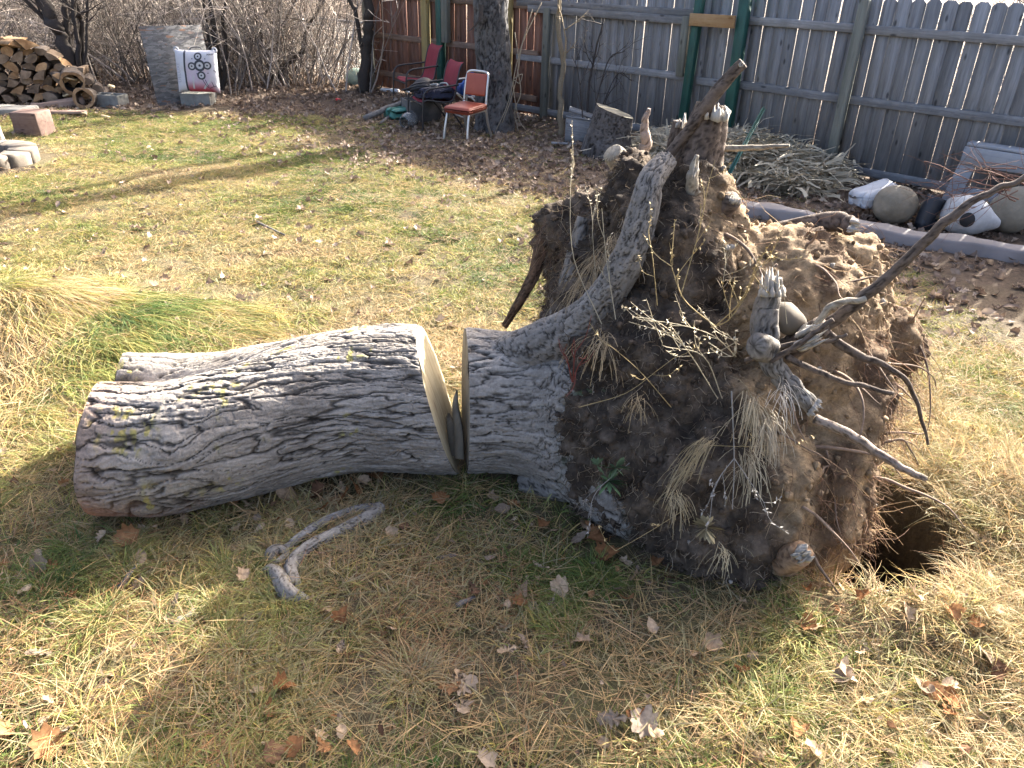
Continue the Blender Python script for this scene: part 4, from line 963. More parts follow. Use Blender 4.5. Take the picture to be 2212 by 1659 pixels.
# edging strip of landscape cloth over timber
m_cloth = mat('landscape_cloth', [(0.3, (0.19, 0.172, 0.168)), (0.7, (0.27, 0.247, 0.24))], 3, rough=0.85, bmp=0.3, bscale=25, bdist=0.01, var=0.02)
tl, tr_ = gp(1590, 462), gp(2330, 592); K = 70; n = 14
tt = np.linspace(0, 1, K); cen = tl[None] + (tr_ - tl)[None] * tt[:, None]; nrm = np.array([-(tr_ - tl)[1], (tr_ - tl)[0], 0]); nrm /= np.linalg.norm(nrm)
prof = [(-0.02, -0.03), (-0.012, 0.03), (-0.004, 0.08), (0.006, 0.098), (0.02, 0.104), (0.10, 0.106), (0.17, 0.104), (0.215, 0.08), (0.23, 0.03), (0.24, -0.03)]
V = []
for k in range(K):
    for (o_, z_) in prof:
        w = 0.012 * fbm(tt[k] * 22, z_ * 14, o_ * 9, 3); V.append(cen[k] + nrm * (o_ + w) + np.array([0, 0, z_ + 0.008 * fbm(tt[k] * 15, o_ * 12, 3, 2)]))
V = np.array(V); V[:, 2] += gh(V[:, 0], V[:, 1])
tag(link('cloth_edging', make_mesh('cloth_edging', V, gridF(K, len(prof), False)[:, ::-1], m_cloth, None, True)), 'grey cloth covered garden edging in front of the gourds', 'edging')
# heap of dry palm leaves
def strip_mesh():
    mb = MB()
    for q in range(46):
        a = rng.uniform(0, 6.28); L = rng.uniform(0.18, 0.45); w = rng.uniform(0.008, 0.017); el = rng.normal(0.06, 0.15)
        p = np.append(rng.normal(0, 0.11, 2), rng.uniform(0, 0.06)); d = np.array([math.cos(a) * math.cos(el), math.sin(a) * math.cos(el), math.sin(el)]); s = np.cross(d, [0, 0, 1]); s /= np.linalg.norm(s)
        tw = rng.normal(0, 0.5); s = s * math.cos(tw) + np.cross(d, s) * math.sin(tw); V = []
        for k in range(5):
            f = k / 4; c = p + d * L * (f - 0.3) + np.array([0, 0, -0.12 * L * (f - 0.3) ** 2 * 4 * rng.uniform(0.5, 1.2)]); V += [c - s * w * (1 - 0.6 * f), c + s * w * (1 - 0.6 * f)]
        mb.add(V, [[2 * k, 2 * k + 1, 2 * k + 3, 2 * k + 2] for k in range(4)], c=np.array([1, 1, 1]) * rng.uniform(0.65, 1.2))
    return mb.mesh('dry_strips', m_straw)
m_straw = leaf_mat('dry_palm_blades', [(0.0, (0.46, 0.40, 0.29)), (0.5, (0.54, 0.475, 0.35)), (1.0, (0.38, 0.31, 0.22))], 0.2)
sv = [strip_mesh() for q in range(6)]
pp = []
ctr = fs(7.75, 0.75)
for q in range(330):
    s = rng.uniform(6.55, 8.75); o_ = rng.uniform(0.12, 1.15)
    hh = 0.25 * max(0, 1 - abs(s - 7.6) / 1.25) ** 0.6 * max(0, 1 - ((o_ - 0.35) / 0.85) ** 2) + 0.02
    pp.append(fs(s, o_, hh * rng.uniform(0.7, 1.0)))
pp = np.array(pp); pp[:, 2] += gh(pp[:, 0], pp[:, 1])
# a solid heart so that the heap is not hollow
n1 = 30; U, Vv = np.meshgrid(np.linspace(6.45, 8.85, n1), np.linspace(0.02, 1.2, n1), indexing='ij'); HH = 0.20 * np.clip(1 - np.abs(U - 7.6) / 1.25, 0, 1) ** 0.6 * np.clip(1 - ((Vv - 0.35) / 0.85) ** 2, 0, 1) - 0.03
XY = FA + FU * U[..., None] + FN * Vv[..., None]; V = np.dstack([XY, HH + gh(XY[..., 0], XY[..., 1])]).reshape(-1, 3)
m_heap = mat('heap_underside', [(0.3, (0.10, 0.08, 0.05)), (0.7, (0.24, 0.19, 0.13))], 20, rough=0.95, bmp=0.5)
tag(link('palm_heap', make_mesh('palm_heap', V, gridF(n1, n1, False)[:, ::-1], m_heap, None, True)), 'matted core of the dry palm leaf heap by the fence', 'leaf heap', kind='stuff')
scatter('dry_palm_leaves', sv, pp, np.column_stack([rng.normal(0, 0.25, (len(pp), 2)), rng.uniform(0, 6.28, len(pp))]), rng.uniform(0.8, 1.3, len(pp)), rng.integers(0, 6, len(pp)), rng.random(len(pp)), 'heap of dry tan palm leaf blades against the grey fence', 'dry leaves')
# a curled frond on top
fb = fs(7.35, 0.65); e = empty('palm_frond', (fb[0], fb[1], 0.20 + float(gh(fb[0], fb[1]))), 0, 'curled brown palm frond arching out of the dry leaf heap', 'frond')
m_frond = mat('brown_frond', [(0.3, (0.20, 0.14, 0.09)), (0.7, (0.36, 0.28, 0.19))], 4, (1, 30, 30), 0.8, 0.4, 60)
th = np.linspace(-1.9, 1.0, 16); V = np.array([[r_, 0.30 * math.sin(q) * (1 - 0.15 * abs(r_)), 0.20 * math.cos(q) - 0.1] for q in th for r_ in np.linspace(-0.17, 0.17, 8)]); V = np.vstack([V, V * [1, 0.96, 0.96]])
link('blade', make_mesh('blade', V, np.vstack([gridF(16, 8, False), gridF(16, 8, False)[:, ::-1] + 128]), m_frond, None, True), e)
# gourds
def gourd(name, c, prof, axis, mtl, label, e_extra=None):
    e = empty(name, c, 0, label, 'gourd', 'gourds behind the edging'); e.rotation_euler = axis
    P = spline(np.array([[x, r, 0] for x, r in prof]), 5); k = 32; a = np.linspace(0, 2 * PI, k, endpoint=False)
    V = np.array([[p[0], p[1] * math.cos(q), p[1] * math.sin(q)] for p in P for q in a]); V = V * (1 + 0.02 * fbm(V[:, 0] * 9, V[:, 1] * 9, V[:, 2] * 9, 3)[:, None])
    link('shell', make_mesh('shell', V, gridF(len(P), k), mtl, None, True), e); return e
m_gb = mat('beige_gourd', [(0.3, (0.15, 0.13, 0.095)), (0.7, (0.29, 0.255, 0.195))], 5, rough=0.9, bmp=0.6, bscale=22, bdist=0.012, var=0.15)
m_gw = mat('white_painted_gourd', [(0.3, (0.34, 0.34, 0.335)), (0.7, (0.56, 0.57, 0.58))], 4, rough=0.8, bmp=0.6, bscale=22, bdist=0.012, var=0.02)
GZ_ = lambda p: float(gh(p[0], p[1]))
g1 = gp(1945, 492); gourd('beige_gourd', (g1[0], g1[1] + 0.2, 0.17 + GZ_(g1)), [(-0.20, 0.002), (-0.19, 0.09), (-0.10, 0.165), (0.02, 0.18), (0.12, 0.15), (0.19, 0.09), (0.21, 0.002)], (0, 0.15, 0.5), m_gb, 'beige gourd lying beside the white bag behind the edging')
V, F = bevbox((0.42, 0.30, 0.17), 0.06, 3, 0.025, 4)
tag(link('white_bag', make_mesh('white_bag', V, F, plain('white_plastic_bag', (0.52, 0.54, 0.57), 0.45), None, True), None, np.array([g1[0] - 0.10, g1[1] + 0.42, 0.20 + GZ_(g1)]), (0, -0.25, 0.2)), 'crumpled white plastic bag behind the beige gourd', 'bag')
g2 = gp(2105, 520); e = gourd('white_gourd', (g2[0], g2[1] + 0.20, 0.17 + GZ_(g2)), [(-0.22, 0.002), (-0.21, 0.10), (-0.12, 0.165), (0.0, 0.175), (0.10, 0.14), (0.19, 0.075), (0.25, 0.035), (0.265, 0.002)], (0.1, 0.16, -0.38), m_gw, 'white painted gourd birdhouse with a round dark hole')
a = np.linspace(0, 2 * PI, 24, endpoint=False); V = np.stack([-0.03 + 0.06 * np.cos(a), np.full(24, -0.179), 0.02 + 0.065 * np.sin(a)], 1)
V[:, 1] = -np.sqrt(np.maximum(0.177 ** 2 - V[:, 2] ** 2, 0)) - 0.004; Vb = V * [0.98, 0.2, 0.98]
link('hole_shade_disc', make_mesh('hole_shade_disc', np.vstack([V, [[-0.03, -0.182, 0.02]]]), [[i, (i + 1) % 24, 24] for i in range(24)], m_black), e)  # black disc laid on the closed shell, painted shade for the opening
g3 = gp(2200, 520); gourd('beige_gourd', (g3[0] + 0.03, g3[1] + 0.26, 0.19 + GZ_(g3)), [(-0.21, 0.002), (-0.20, 0.09), (-0.11, 0.17), (0.0, 0.19), (0.12, 0.17), (0.20, 0.1), (0.22, 0.002)], (0, -0.6, 0.3), m_gb, 'beige gourd at the right edge next to the white one')
g4 = gp(2035, 505); gourd('beige_gourd', (g4[0] + 0.02, g4[1] + 0.30, 0.13 + GZ_(g4)), [(-0.15, 0.002), (-0.14, 0.07), (-0.06, 0.12), (0.05, 0.12), (0.13, 0.07), (0.15, 0.002)], (0, 0.5, 1.0), m_gb, 'small beige gourd half hidden behind the white gourd')
bp_ = on(gp(1998, 500)); e = empty('rubber_boot', bp_ + np.array([0.02, 0.12, 0.0]), 0, 'dark rubber boot standing between the gourds', 'boot'); e.rotation_euler = (0.0, 0.22, 0.3)
m_boot = plain('dark_rubber', (0.02, 0.025, 0.035), 0.5)
V, F = tube(spline([[0, 0, 0.03], [0, 0, 0.15], [0.02, 0, 0.30]], 5), np.linspace(0.075, 0.085, 11), 16); link('shaft', make_mesh('shaft', V, F, m_boot, None, True), e)
V, F = tube(spline([[-0.06, 0, 0.05], [0.05, -0.02, 0.055], [0.16, -0.03, 0.045], [0.20, -0.03, 0.04]], 5), np.concatenate([np.linspace(0.06, 0.065, 8), np.linspace(0.06, 0.03, 8)]), 14); link('foot', make_mesh('foot', V, F, m_boot, None, True), e)
# weathered white bench end at the right edge
m_wood_w = wood_mat('faded_white_wood', (0.26, 0.27, 0.29), (0.36, 0.37, 0.39), (0.43, 0.44, 0.46), (0.2, 0.2, 0.21), stretch=(1.5, 26, 26), var=0.05)
wb = fs(9.95, 0.30, 0); e = empty('bench', (wb[0], wb[1], float(gh(wb[0], wb[1]))), FANG, 'faded white wooden bench by the fence, cut by the right edge', 'bench')
for nm, c, s, r in (('front_board', (0.75, -0.10, 0.50), (1.6, 0.03, 0.17), (0, 0.0, 0)), ('seat_board', (0.75, 0.02, 0.60), (1.6, 0.17, 0.03), (0, 0, 0)), ('leg', (-0.02, -0.07, 0.22), (0.15, 0.03, 0.56), (0.05, 0.18, 0)), ('leg', (1.5, -0.07, 0.22), (0.15, 0.03, 0.56), (0.05, -0.1, 0)), ('lower_board', (0.75, -0.04, 0.14), (1.4, 0.03, 0.10), (0, 0, 0))):
    V, F = bevbox(s, 0.004, 1); link(nm, make_mesh(nm, V, F, m_wood_w), e, c, r)
# pruned twiggy branch lying over the gourds
bb = at(2230, 392, 6.3); e = empty('pruned_branch', bb, 0, 'pruned reddish branch with fine twigs above the gourds', 'branch'); mb = MB()
for k in range(16):
    grow(mb, np.array([-0.1, 0, 0]) + rng.normal(0, 0.06, 3), (-1 + rng.normal(0, 0.2), rng.normal(0, 0.35), rng.normal(0.0, 0.25)), rng.uniform(0.35, 0.75), 0.006, 1, (0.22, 0.13, 0.10), 4, 0.3, 4, 0.0)
tag(mb.build('twigs', m_twig, e, True), kind='stuff')
#==PART5==
# ------------------------------------------------------------------ the sawn log
def exitd(cy, cz, r, oy, oz, dy, dz):
    ay, az = cy - oy, cz - oz; b = ay * dy + az * dz; c = ay * ay + az * az - r * r; d = b * b - c
    return np.where(d > 0, b + np.sqrt(np.maximum(d, 0)), 0.0)
m_face = wood_mat('sawn_face', (0.29, 0.24, 0.15), (0.44, 0.39, 0.27), (0.52, 0.48, 0.36), (0.25, 0.19, 0.12), stretch=(3, 26, 2.5), var=0.0, bmp=0.6)
m_faceg = wood_mat('grey_sawn_face', (0.12, 0.105, 0.08), (0.21, 0.19, 0.155), (0.29, 0.27, 0.22), (0.1, 0.08, 0.06), stretch=(3, 26, 2.5), var=0.0, bmp=0.8)
NX, NT = 430, 640
T_, A_ = np.meshgrid(np.linspace(0, 1, NX), np.linspace(0, 2 * PI, NT, endpoint=False) - PI / 2 + 0.001, indexing='ij')
dy, dz = np.cos(A_), np.sin(A_)
def log_section(x):
    k = sstep(-0.55, -1.55, x)
    c1 = (lerp(3.05, 2.66, k), lerp(0.315, 0.275, k), lerp(0.325, 0.275, k)); c2 = (lerp(3.07, 3.10, k), lerp(0.32, 0.285, k), lerp(0.315, 0.185, k))
    oy, oz = lerp(3.06, 2.90, k), lerp(0.315, 0.30, k)
    return c1, c2, oy, oz
def log_rad(x):
    c1, c2, oy, oz = log_section(x)
    d1 = exitd(*c1, oy, oz, dy, dz); d2 = exitd(*c2, oy, oz, dy, dz); k = 0.018
    return np.maximum(d1, d2) + k * np.exp(-np.abs(d1 - d2) / k) * 0.5, oy, oz
xl = -1.92; X = xl + T_ * (-0.34 - xl)
for it in range(3):
    R_, oy, oz = log_rad(X); y = oy + dy * R_; z = oz + dz * R_
    xr = -0.43 + 0.29 * (0.66 - z) - 0.10 * (y - 3.05); xl_ = -1.665 - 0.20 * (y - 2.42) - 0.10 * (0.35 - z) + 0.012 * fbm(y * 5, z * 5, 3, 2)
    X = xl_ + T_ * (xr - xl_)
R_, oy, oz = log_rad(X)
R_ = R_ * (1 + 0.02 * fbm(X * 3, dy * 1.5, dz * 1.5, 3))
vv = A_ * 0.33
sw = np.zeros_like(X); kn = np.zeros_like(X)
for (u0, a0, s, amp) in ((-1.30, PI * 0.98, 0.10, 0.07), (-1.45, PI * 1.12, 0.08, -0.06), (-0.55, PI * 1.10, 0.05, 0.05), (-1.10, PI * 0.80, 0.09, 0.05), (-0.46, PI * 1.10, 0.05, -0.05)):
    du, dv = X - u0, (A_ - a0) * 0.33; g_ = np.exp(-(du ** 2 + (dv * 1.3) ** 2) / s ** 2); sw += amp * g_ * np.sign(dv) * np.minimum(1, np.abs(dv) * 30); kn += 0.010 * g_
h, e1, e2, ID, ID2 = bark_h(X, vv, 21, 0.32, 0.034, 0.013, sw); h = h - 0.010
edge = sstep(0, 0.012, T_) * sstep(1.0, 0.988, T_)
R_ = R_ + h * (0.3 + 0.7 * edge) + kn
y = oy + dy * R_; z = oz + dz * R_
z = np.maximum(z, -0.05)
C = bark_col(e1, e2, ID, ID2, X, vv, 21, (0.135, 0.117, 0.10), (0.36, 0.33, 0.295), (0.020, 0.016, 0.013))
lich = (sstep(0.35, 0.75, fbm(X * 7, vv * 9, 31.0, 4)) * sstep(0.0, 0.5, fbm(X * 45, vv * 45, 3.0, 3)) * (X < -0.6) * e1)[..., None]
C = lerp(C, np.array([0.33, 0.29, 0.08]) + 0 * C, lich * 0.8)
rust = (sstep(-1.25, -1.75, X + 0.15 * fbm(X * 4, vv * 7, 8.0, 3)) * sstep(0.26, 0.05, z + 0.05 * fbm(X * 7, vv * 9, 1.0, 3)) * (dy < 0.2))[..., None]
C = lerp(C, np.array([0.40, 0.19, 0.09]) + 0 * C, rust * 0.75)
redd = (sstep(-1.4, -1.85, X) * (dy < 0))[..., None]; C = lerp(C, C * np.array([1.25, 0.95, 0.82]), redd)
elog = empty('sawn_log', (-1.1, 2.95, 0), 0, 'thick sawn log with grey furrowed bark lying left of the upturned roots', 'log'); eo = np.array([-1.1, 2.95, 0.0])
V = np.dstack([X, y, z]).reshape(-1, 3)
link('bark', make_mesh('bark', V - eo, gridF(NX, NT)[:, ::-1], m_bark, C.reshape(-1, 3), True), elog)
def cutface(ring, mtl, name, parent, o, flip, off, nr=14):
    c = ring.mean(0); n = len(ring); rr = np.linspace(1, 0, nr)[:, None, None] ** 0.9
    G = c + (ring - c)[None] * rr; G = G + np.array(off) * (0.2 + 0.8 * (1 - rr)) + np.array(off) * 1.2 * noise(G[..., 1] * 14, G[..., 2] * 3, 2.0)[..., None]
    F = gridF(nr, n); F = F[:, ::-1] if flip else F
    return link(name, make_mesh(name, G.reshape(-1, 3) - o, F, mtl, None, True), parent)
ring = V.reshape(NX, NT, 3)
cutface(ring[-1, ::4], m_face, 'cut_face', elog, eo, False, (0.004, 0, 0))
cutface(ring[0, ::4], m_face, 'cut_face', elog, eo, True, (-0.004, 0, 0))

# ------------------------------------------------------------------ the uprooted stump
ero = np.array([0.6, 3.0, 0.0])
eroot = empty('uprooted_stump', ero, 0, 'uprooted tree base with an upturned plate of roots and soil', 'tree stump')
NX, NT = 230, 440
T_, A_ = np.meshgrid(np.linspace(0, 1, NX), np.linspace(0, 2 * PI, NT, endpoint=False) - PI / 2 + 0.001, indexing='ij')
dy, dz = np.cos(A_), np.sin(A_)
X = -0.2 + T_ * 0.75
for it in range(3):
    f = sstep(-0.08, 0.6, X); oy = 3.05 - 0.03 * f; oz = 0.315 + 0.02 * f
    fl = f ** 1.2 * (0.10 + 0.12 * np.clip(-dz, 0, 1) + 0.13 * np.clip(-dy, 0, 1) * np.clip(0.7 - dz, 0, 1) + 0.06 * np.cos(5 * A_ + 0.6))
    R_ = 0.325 + fl; y = oy + dy * R_; z = oz + dz * R_
    xs = -0.205 - 0.12 * (y - 3.05) - 0.10 * (0.6 - z) * 0.25
    X = xs + T_ * (0.52 - xs)
vv = A_ * 0.36; h, e1, e2, ID, ID2 = bark_h(X, vv, 44, 0.26, 0.033, 0.011)
hs, s1, s2, JD, JD2 = bark_h(X, vv, 47, 0.07, 0.034, 0.009)
mixk = sstep(-0.05, 0.22, X); h = lerp(h, hs, mixk) - 0.009; e1 = lerp(e1, s1, mixk); e2 = lerp(e2, s2, mixk); ID = lerp(ID, JD, mixk); ID2 = lerp(ID2, JD2, mixk)
R_ = R_ * (1 + 0.03 * fbm(X * 4, dy * 2, dz * 2, 3)) + h * (0.3 + 0.7 * sstep(0, 0.02, T_))
y = oy + dy * R_; z = np.maximum(oz + dz * R_, -0.08)
C = bark_col(e1, e2, ID, ID2, X, vv, 44, (0.135, 0.121, 0.106), (0.36, 0.338, 0.31), (0.020, 0.016, 0.013))
moss = (sstep(0.18, 0.30, X) * sstep(0.15, 0.6, fbm(X * 6, vv * 7, 12.0, 3) + 0.35 * np.exp(-(((X - 0.30) / 0.1) ** 2 + ((z - 0.08) / 0.12) ** 2)) * (dy < 0) + 0.25 * np.exp(-(((X - 0.27) / 0.08) ** 2 + ((z - 0.30) / 0.12) ** 2)) * (dy < 0)))[..., None]
C = lerp(C, np.array([0.035, 0.06, 0.015]) + 0 * C, moss * 0.85)
V = np.dstack([X, y, z]).reshape(-1, 3)
link('trunk', make_mesh('trunk', V - ero, gridF(NX, NT)[:, ::-1], m_bark, C.reshape(-1, 3), True), eroot)
ring = V.reshape(NX, NT, 3)
cutface(ring[0, ::4], m_faceg, 'cut_face', eroot, ero, True, (-0.004, 0, 0))
# torn holding wood standing up in the saw notch
mb = MB()
for (pts, w) in (([(985, 985, 2.86), (975, 930, 2.90), (968, 900, 2.93)], 0.022), ([(992, 990, 2.83), (990, 930, 2.85), (983, 880, 2.88), (986, 850, 2.90)], 0.018), ([(978, 990, 2.9), (966, 950, 2.98), (963, 905, 3.02)], 0.026)):
    Q = spline([at(*p) for p in pts], 6); k = len(Q)
    for i in range(k - 1):
        ww = w * (1 - (i / k) ** 2) + 0.002; w2 = w * (1 - ((i + 1) / k) ** 2) + 0.002
        mb.add([Q[i] + (-ww, 0, 0), Q[i] + (ww, -0.01, 0), Q[i + 1] + (w2, -0.01, 0), Q[i + 1] + (-w2, 0, 0), Q[i] + (-ww, 0.03, 0), Q[i] + (ww, 0.03, 0), Q[i + 1] + (w2, 0.03, 0), Q[i + 1] + (-w2, 0.03, 0)], [[0, 1, 2, 3], [7, 6, 5, 4], [0, 3, 7, 4], [1, 5, 6, 2]])
for q in range(len(mb.V)): mb.V[q] = mb.V[q] - ero
mb.build('splinter', m_faceg, eroot)

# soil held by the roots: lumps fused into one body
ELL = [(.62, 3.05, .45, .48, .60, .55), (.68, 3.15, .95, .27, .38, .42), (.72, 3.18, 1.22, .16, .2, .22), (.84, 2.64, .26, .34, .38, .48), (.98, 2.46, .18, .25, .24, .40),
       (.46, 3.62, .50, .26, .42, .55), (.40, 3.75, .80, .20, .18, .28), (.24, 3.80, .80, .13, .14, .22), (1.08, 3.02, .62, .42, .40, .55), (1.26, 2.84, .34, .34, .34, .50), (1.36, 3.20, .76, .30, .26, .36), (1.66, 3.15, .60, .15, .16, .19), (1.25, 2.60, .12, .26, .26, .40), (1.35, 3.2, .3, .4, .4, .5), (.62, 3.35, .3, .5, .5, .5), (.52, 2.70, .16, .26, .20, .30), (.45, 2.80, .42, .18, .18, .2), (*at(1335, 490, 3.36), .13, .2, .25), (*at(1300, 590, 3.32), .14, .2, .22), (*at(1360, 430, 3.38), .11, .18, .18), (*at(1285, 650, 3.2), .12, .2, .14)]
bm = bmesh.new()
for (x, y_, z_, a_, b_, c_) in ELL:
    bmesh.ops.create_icosphere(bm, subdivisions=4, radius=1.0, matrix=Matrix.Translation((x, y_, z_)) @ Matrix.Diagonal((a_, b_, c_, 1)))
me = bpy.data.meshes.new('tmp'); bm.to_mesh(me); bm.free(); to = bpy.data.objects.new('tmp', me); COL.objects.link(to)
md = to.modifiers.new('r', 'REMESH'); md.mode = 'VOXEL'; md.voxel_size = 0.013
md = to.modifiers.new('s', 'SMOOTH'); md.iterations = 14; md.factor = 0.6
dg = bpy.context.evaluated_depsgraph_get(); dg.update(); me = bpy.data.meshes.new_from_object(to.evaluated_get(dg)); bpy.data.objects.remove(to)
nv = len(me.vertices); V = np.zeros(nv * 3, np.float32); me.vertices.foreach_get('co', V); V = V.reshape(-1, 3).astype(float)
Nn = np.zeros(nv * 3, np.float32); me.vertices.foreach_get('normal', Nn); Nn = Nn.reshape(-1, 3)
SF = np.array([list(p.vertices) for p in me.polygons if len(p.vertices) == 4])
sandk = sstep(-0.05, 0.06, V[:, 0] - (0.90 + 0.08 * np.clip(1 - V[:, 2], 0, 1) + 0.10 * fbm(V[:, 1] * 4, V[:, 2] * 4, 2.0, 4)) + 0.12 * sstep(0.5, 1.2, V[:, 2]))
clump = np.exp(-(((V[:, 0] - 1.74) / 0.2) ** 2 + ((V[:, 2] - 0.55) / 0.2) ** 2))
hang = sstep(0.1, 0.5, fbm(V[:, 0] * 5, V[:, 1] * 5, V[:, 2] * 1.6, 3) + 0.5 * (V[:, 0] - 1.25)) * sstep(1.08, 1.2, V[:, 0])
dis = 0.025 * fbm(V[:, 0] * 6.5, V[:, 1] * 6.5, V[:, 2] * 6.5 + 4, 2) * sandk + 0.065 * fbm(V[:, 0] * 3.2, V[:, 1] * 3.2, V[:, 2] * 3.2, 2) + 0.030 * fbm(V[:, 0] * 9, V[:, 1] * 9, V[:, 2] * 9, 3) * (1 - 0.35 * sandk) + 0.015 * fbm(V[:, 0] * 32, V[:, 1] * 32, V[:, 2] * 32, 3) * (1 - 0.3 * sandk)
dis += 0.030 * np.abs(fbm(V[:, 0] * 15, V[:, 1] * 15, V[:, 2] * 15, 3)) * (1 - 0.5 * sandk)
dis += hang * 0.02 * fbm(V[:, 0] * 24, V[:, 1] * 24, V[:, 2] * 5, 3)
V = V + Nn * dis[:, None]; V[:, 2] = np.maximum(V[:, 2], -0.6)
dk = np.array([0.045, 0.035, 0.027]); dk2 = np.array([0.125, 0.097, 0.073]); sd = np.array([0.30, 0.22, 0.135]); sd2 = np.array([0.19, 0.135, 0.083]); rt = np.array([0.075, 0.046, 0.03])
n1 = sstep(-0.5, 0.6, fbm(V[:, 0] * 14, V[:, 1] * 14, V[:, 2] * 14, 4))[:, None]
C = lerp(lerp(dk, dk2, n1), lerp(sd2, sd, n1), sandk[:, None]); C = lerp(C, rt + 0 * C, np.clip(hang * 0.8 + clump * 0.8, 0, 1)[:, None])
m_soil = attr_mat('root_soil', 0.97, 0.9, 70, 0.012, 0.45, 55)
soilo = link('soil', make_mesh('soil', V - ero, SF, m_soil, C, True), eroot)
bpy.data.meshes.remove(me)
SV, SN, SSAND, SHANG = V, Nn, sandk, np.clip(hang + clump, 0, 1)

# roots: (px, py, depth, radius)
GREYR = dict(lo=(0.115, 0.104, 0.093), hi=(0.29, 0.272, 0.25), crack=(0.022, 0.018, 0.016))
BROWN = dict(lo=(0.075, 0.056, 0.045), hi=(0.17, 0.135, 0.112), crack=(0.022, 0.016, 0.013))
PALE = dict(lo=(0.22, 0.19, 0.15), hi=(0.36, 0.33, 0.27), crack=(0.12, 0.095, 0.07))
def root(pts, seed, style=BROWN, n=36, depth=0.006, name='root', step=0.008, lump=0.10, pv=0.022, pu=0.11):
    depth *= 0.6
    P = [at(x, y, Y) for x, y, Y, r in pts]
    if pts[0][3] < 0.035:
        L_ = len(P); P = spline(P, 4); R_ = np.interp(np.linspace(0, 1, len(P)), np.linspace(0, 1, L_), [p[3] for p in pts]); P[1:-1] += rng.normal(0, 0.0022, (len(P) - 2, 3)); pts = [(0, 0, 0, q) for q in R_]
    V, F, C = bark_tube(P, [p[3] for p in pts], n, step, seed, depth, pu, pv, lump=lump, **style)
    return link(name, make_mesh(name, V - ero, F, m_bark, C, True), eroot)
root([(1090, 790, 3.0, .12), (1220, 720, 2.93, .090), (1300, 650, 2.86, .072), (1360, 550, 2.84, .064), (1390, 460, 2.87, .057), (1408, 390, 2.92, .050), (1440, 345, 3.02, .040)], 1, GREYR, 90, 0.012, pu=0.07, pv=0.024, step=0.005)
root([(1180, 850, 2.90, .11), (1290, 835, 2.78, .085), (1380, 785, 2.70, .05), (1440, 740, 2.70, .03)], 2, GREYR, 60, 0.010)
root([(1180, 960, 2.86, .12), (1260, 980, 2.72, .085), (1330, 985, 2.60, .05), (1400, 965, 2.56, .02)], 3, GREYR, 60, 0.012)
root([(1150, 1030, 2.88, .10), (1240, 1045, 2.72, .08), (1300, 1050, 2.60, .045), (1350, 1060, 2.52, .02)], 4, GREYR, 60, 0.012)
root([(1500, 400, 3.15, .10), (1515, 320, 3.15, .085), (1530, 265, 3.16, .075), (1540, 225, 3.17, .06)], 5, BROWN, 50, 0.010)
root([(1435, 345, 3.12, .02), (1500, 265, 3.10, .024), (1555, 190, 3.08, .024), (1606, 136, 3.06, .021)], 6, BROWN, 22, 0.005)
root([(1455, 380, 3.3, .045), (1462, 310, 3.3, .038), (1470, 262, 3.3, .028)], 7, BROWN, 26, 0.006)
root([(1372, 400, 3.75, .070), (1350, 362, 3.72, .062), (1322, 330, 3.68, .046)], 8, PALE, 36, 0.003)
root([(1368, 350, 3.8, .02), (1363, 336, 3.8, .016)], 88, PALE, 16, 0.002)
root([(1388, 400, 4.0, .018), (1378, 350, 4.0, .026), (1396, 310, 4.0, .028), (1392, 275, 4.0, .022), (1402, 235, 4.0, .008)], 9, dict(lo=(.2, .15, .12), hi=(.36, .29, .24), crack=(.06, .04, .03)), 18, 0.006, lump=0.3)
root([(1672, 600, 2.52, .026), (1658, 650, 2.50, .042), (1652, 720, 2.46, .048), (1672, 790, 2.43, .040), (1720, 845, 2.40, .034), (1760, 885, 2.37, .027)], 10, GREYR, 50, 0.009)
root([(1655, 755, 2.42, .05), (1636, 748, 2.38, .045), (1628, 748, 2.37, .02)], 11, GREYR, 30, 0.006)
root([(1690, 760, 2.55, .045), (1730, 735, 2.50, .042), (1775, 705, 2.44, .034)], 12, BROWN, 34, 0.008)
root([(1700, 745, 2.55, .024), (1790, 700, 2.48, .022), (1870, 640, 2.44, .020), (1960, 560, 2.40, .017), (2060, 465, 2.38, .014), (2140, 415, 2.38, .010), (2240, 375, 2.38, .007)], 13, BROWN, 22, 0.004, lump=0.06)
root([(1760, 905, 2.36, .018), (1830, 935, 2.32, .017), (1890, 975, 2.28, .016), (1950, 1010, 2.24, .014), (2000, 1035, 2.22, .011)], 14, dict(lo=(.16, .12, .10), hi=(.33, .28, .24), crack=(.05, .04, .03)), 20, 0.004)
root([(1775, 715, 2.46, .018), (1850, 765, 2.42, .015), (1930, 800, 2.40, .010), (1975, 850, 2.40, .008), (2005, 960, 2.38, .005)], 15, BROWN, 12, 0.003)
root([(1700, 770, 2.45, .012), (1760, 800, 2.42, .012), (1840, 830, 2.40, .010), (1930, 850, 2.38, .007)], 16, BROWN, 10, 0.002)
root([(1610, 780, 2.45, .010), (1700, 745, 2.40, .009), (1790, 735, 2.36, .007), (1830, 722, 2.34, .005)], 17, BROWN, 10, 0.002)
root([(1665, 780, 2.38, .010), (1740, 735, 2.34, .010), (1800, 690, 2.32, .008)], 18, BROWN, 10, 0.002)
root([(1755, 880, 2.36, .016), (1762, 700, 2.42, .012), (1800, 660, 2.42, .012), (1870, 645, 2.42, .010)][1:], 19, PALE, 10, 0.002)
root([(1690, 1215, 2.22, .05), (1712, 1205, 2.18, .052), (1732, 1195, 2.14, .045)], 20, dict(lo=(.24, .15, .09), hi=(.36, .25, .16), crack=(.1, .06, .04)), 30, 0.006)
root([(1535, 490, 3.05, .045), (1560, 455, 3.0, .042), (1585, 430, 2.96, .036)], 21, BROWN, 26, 0.006)
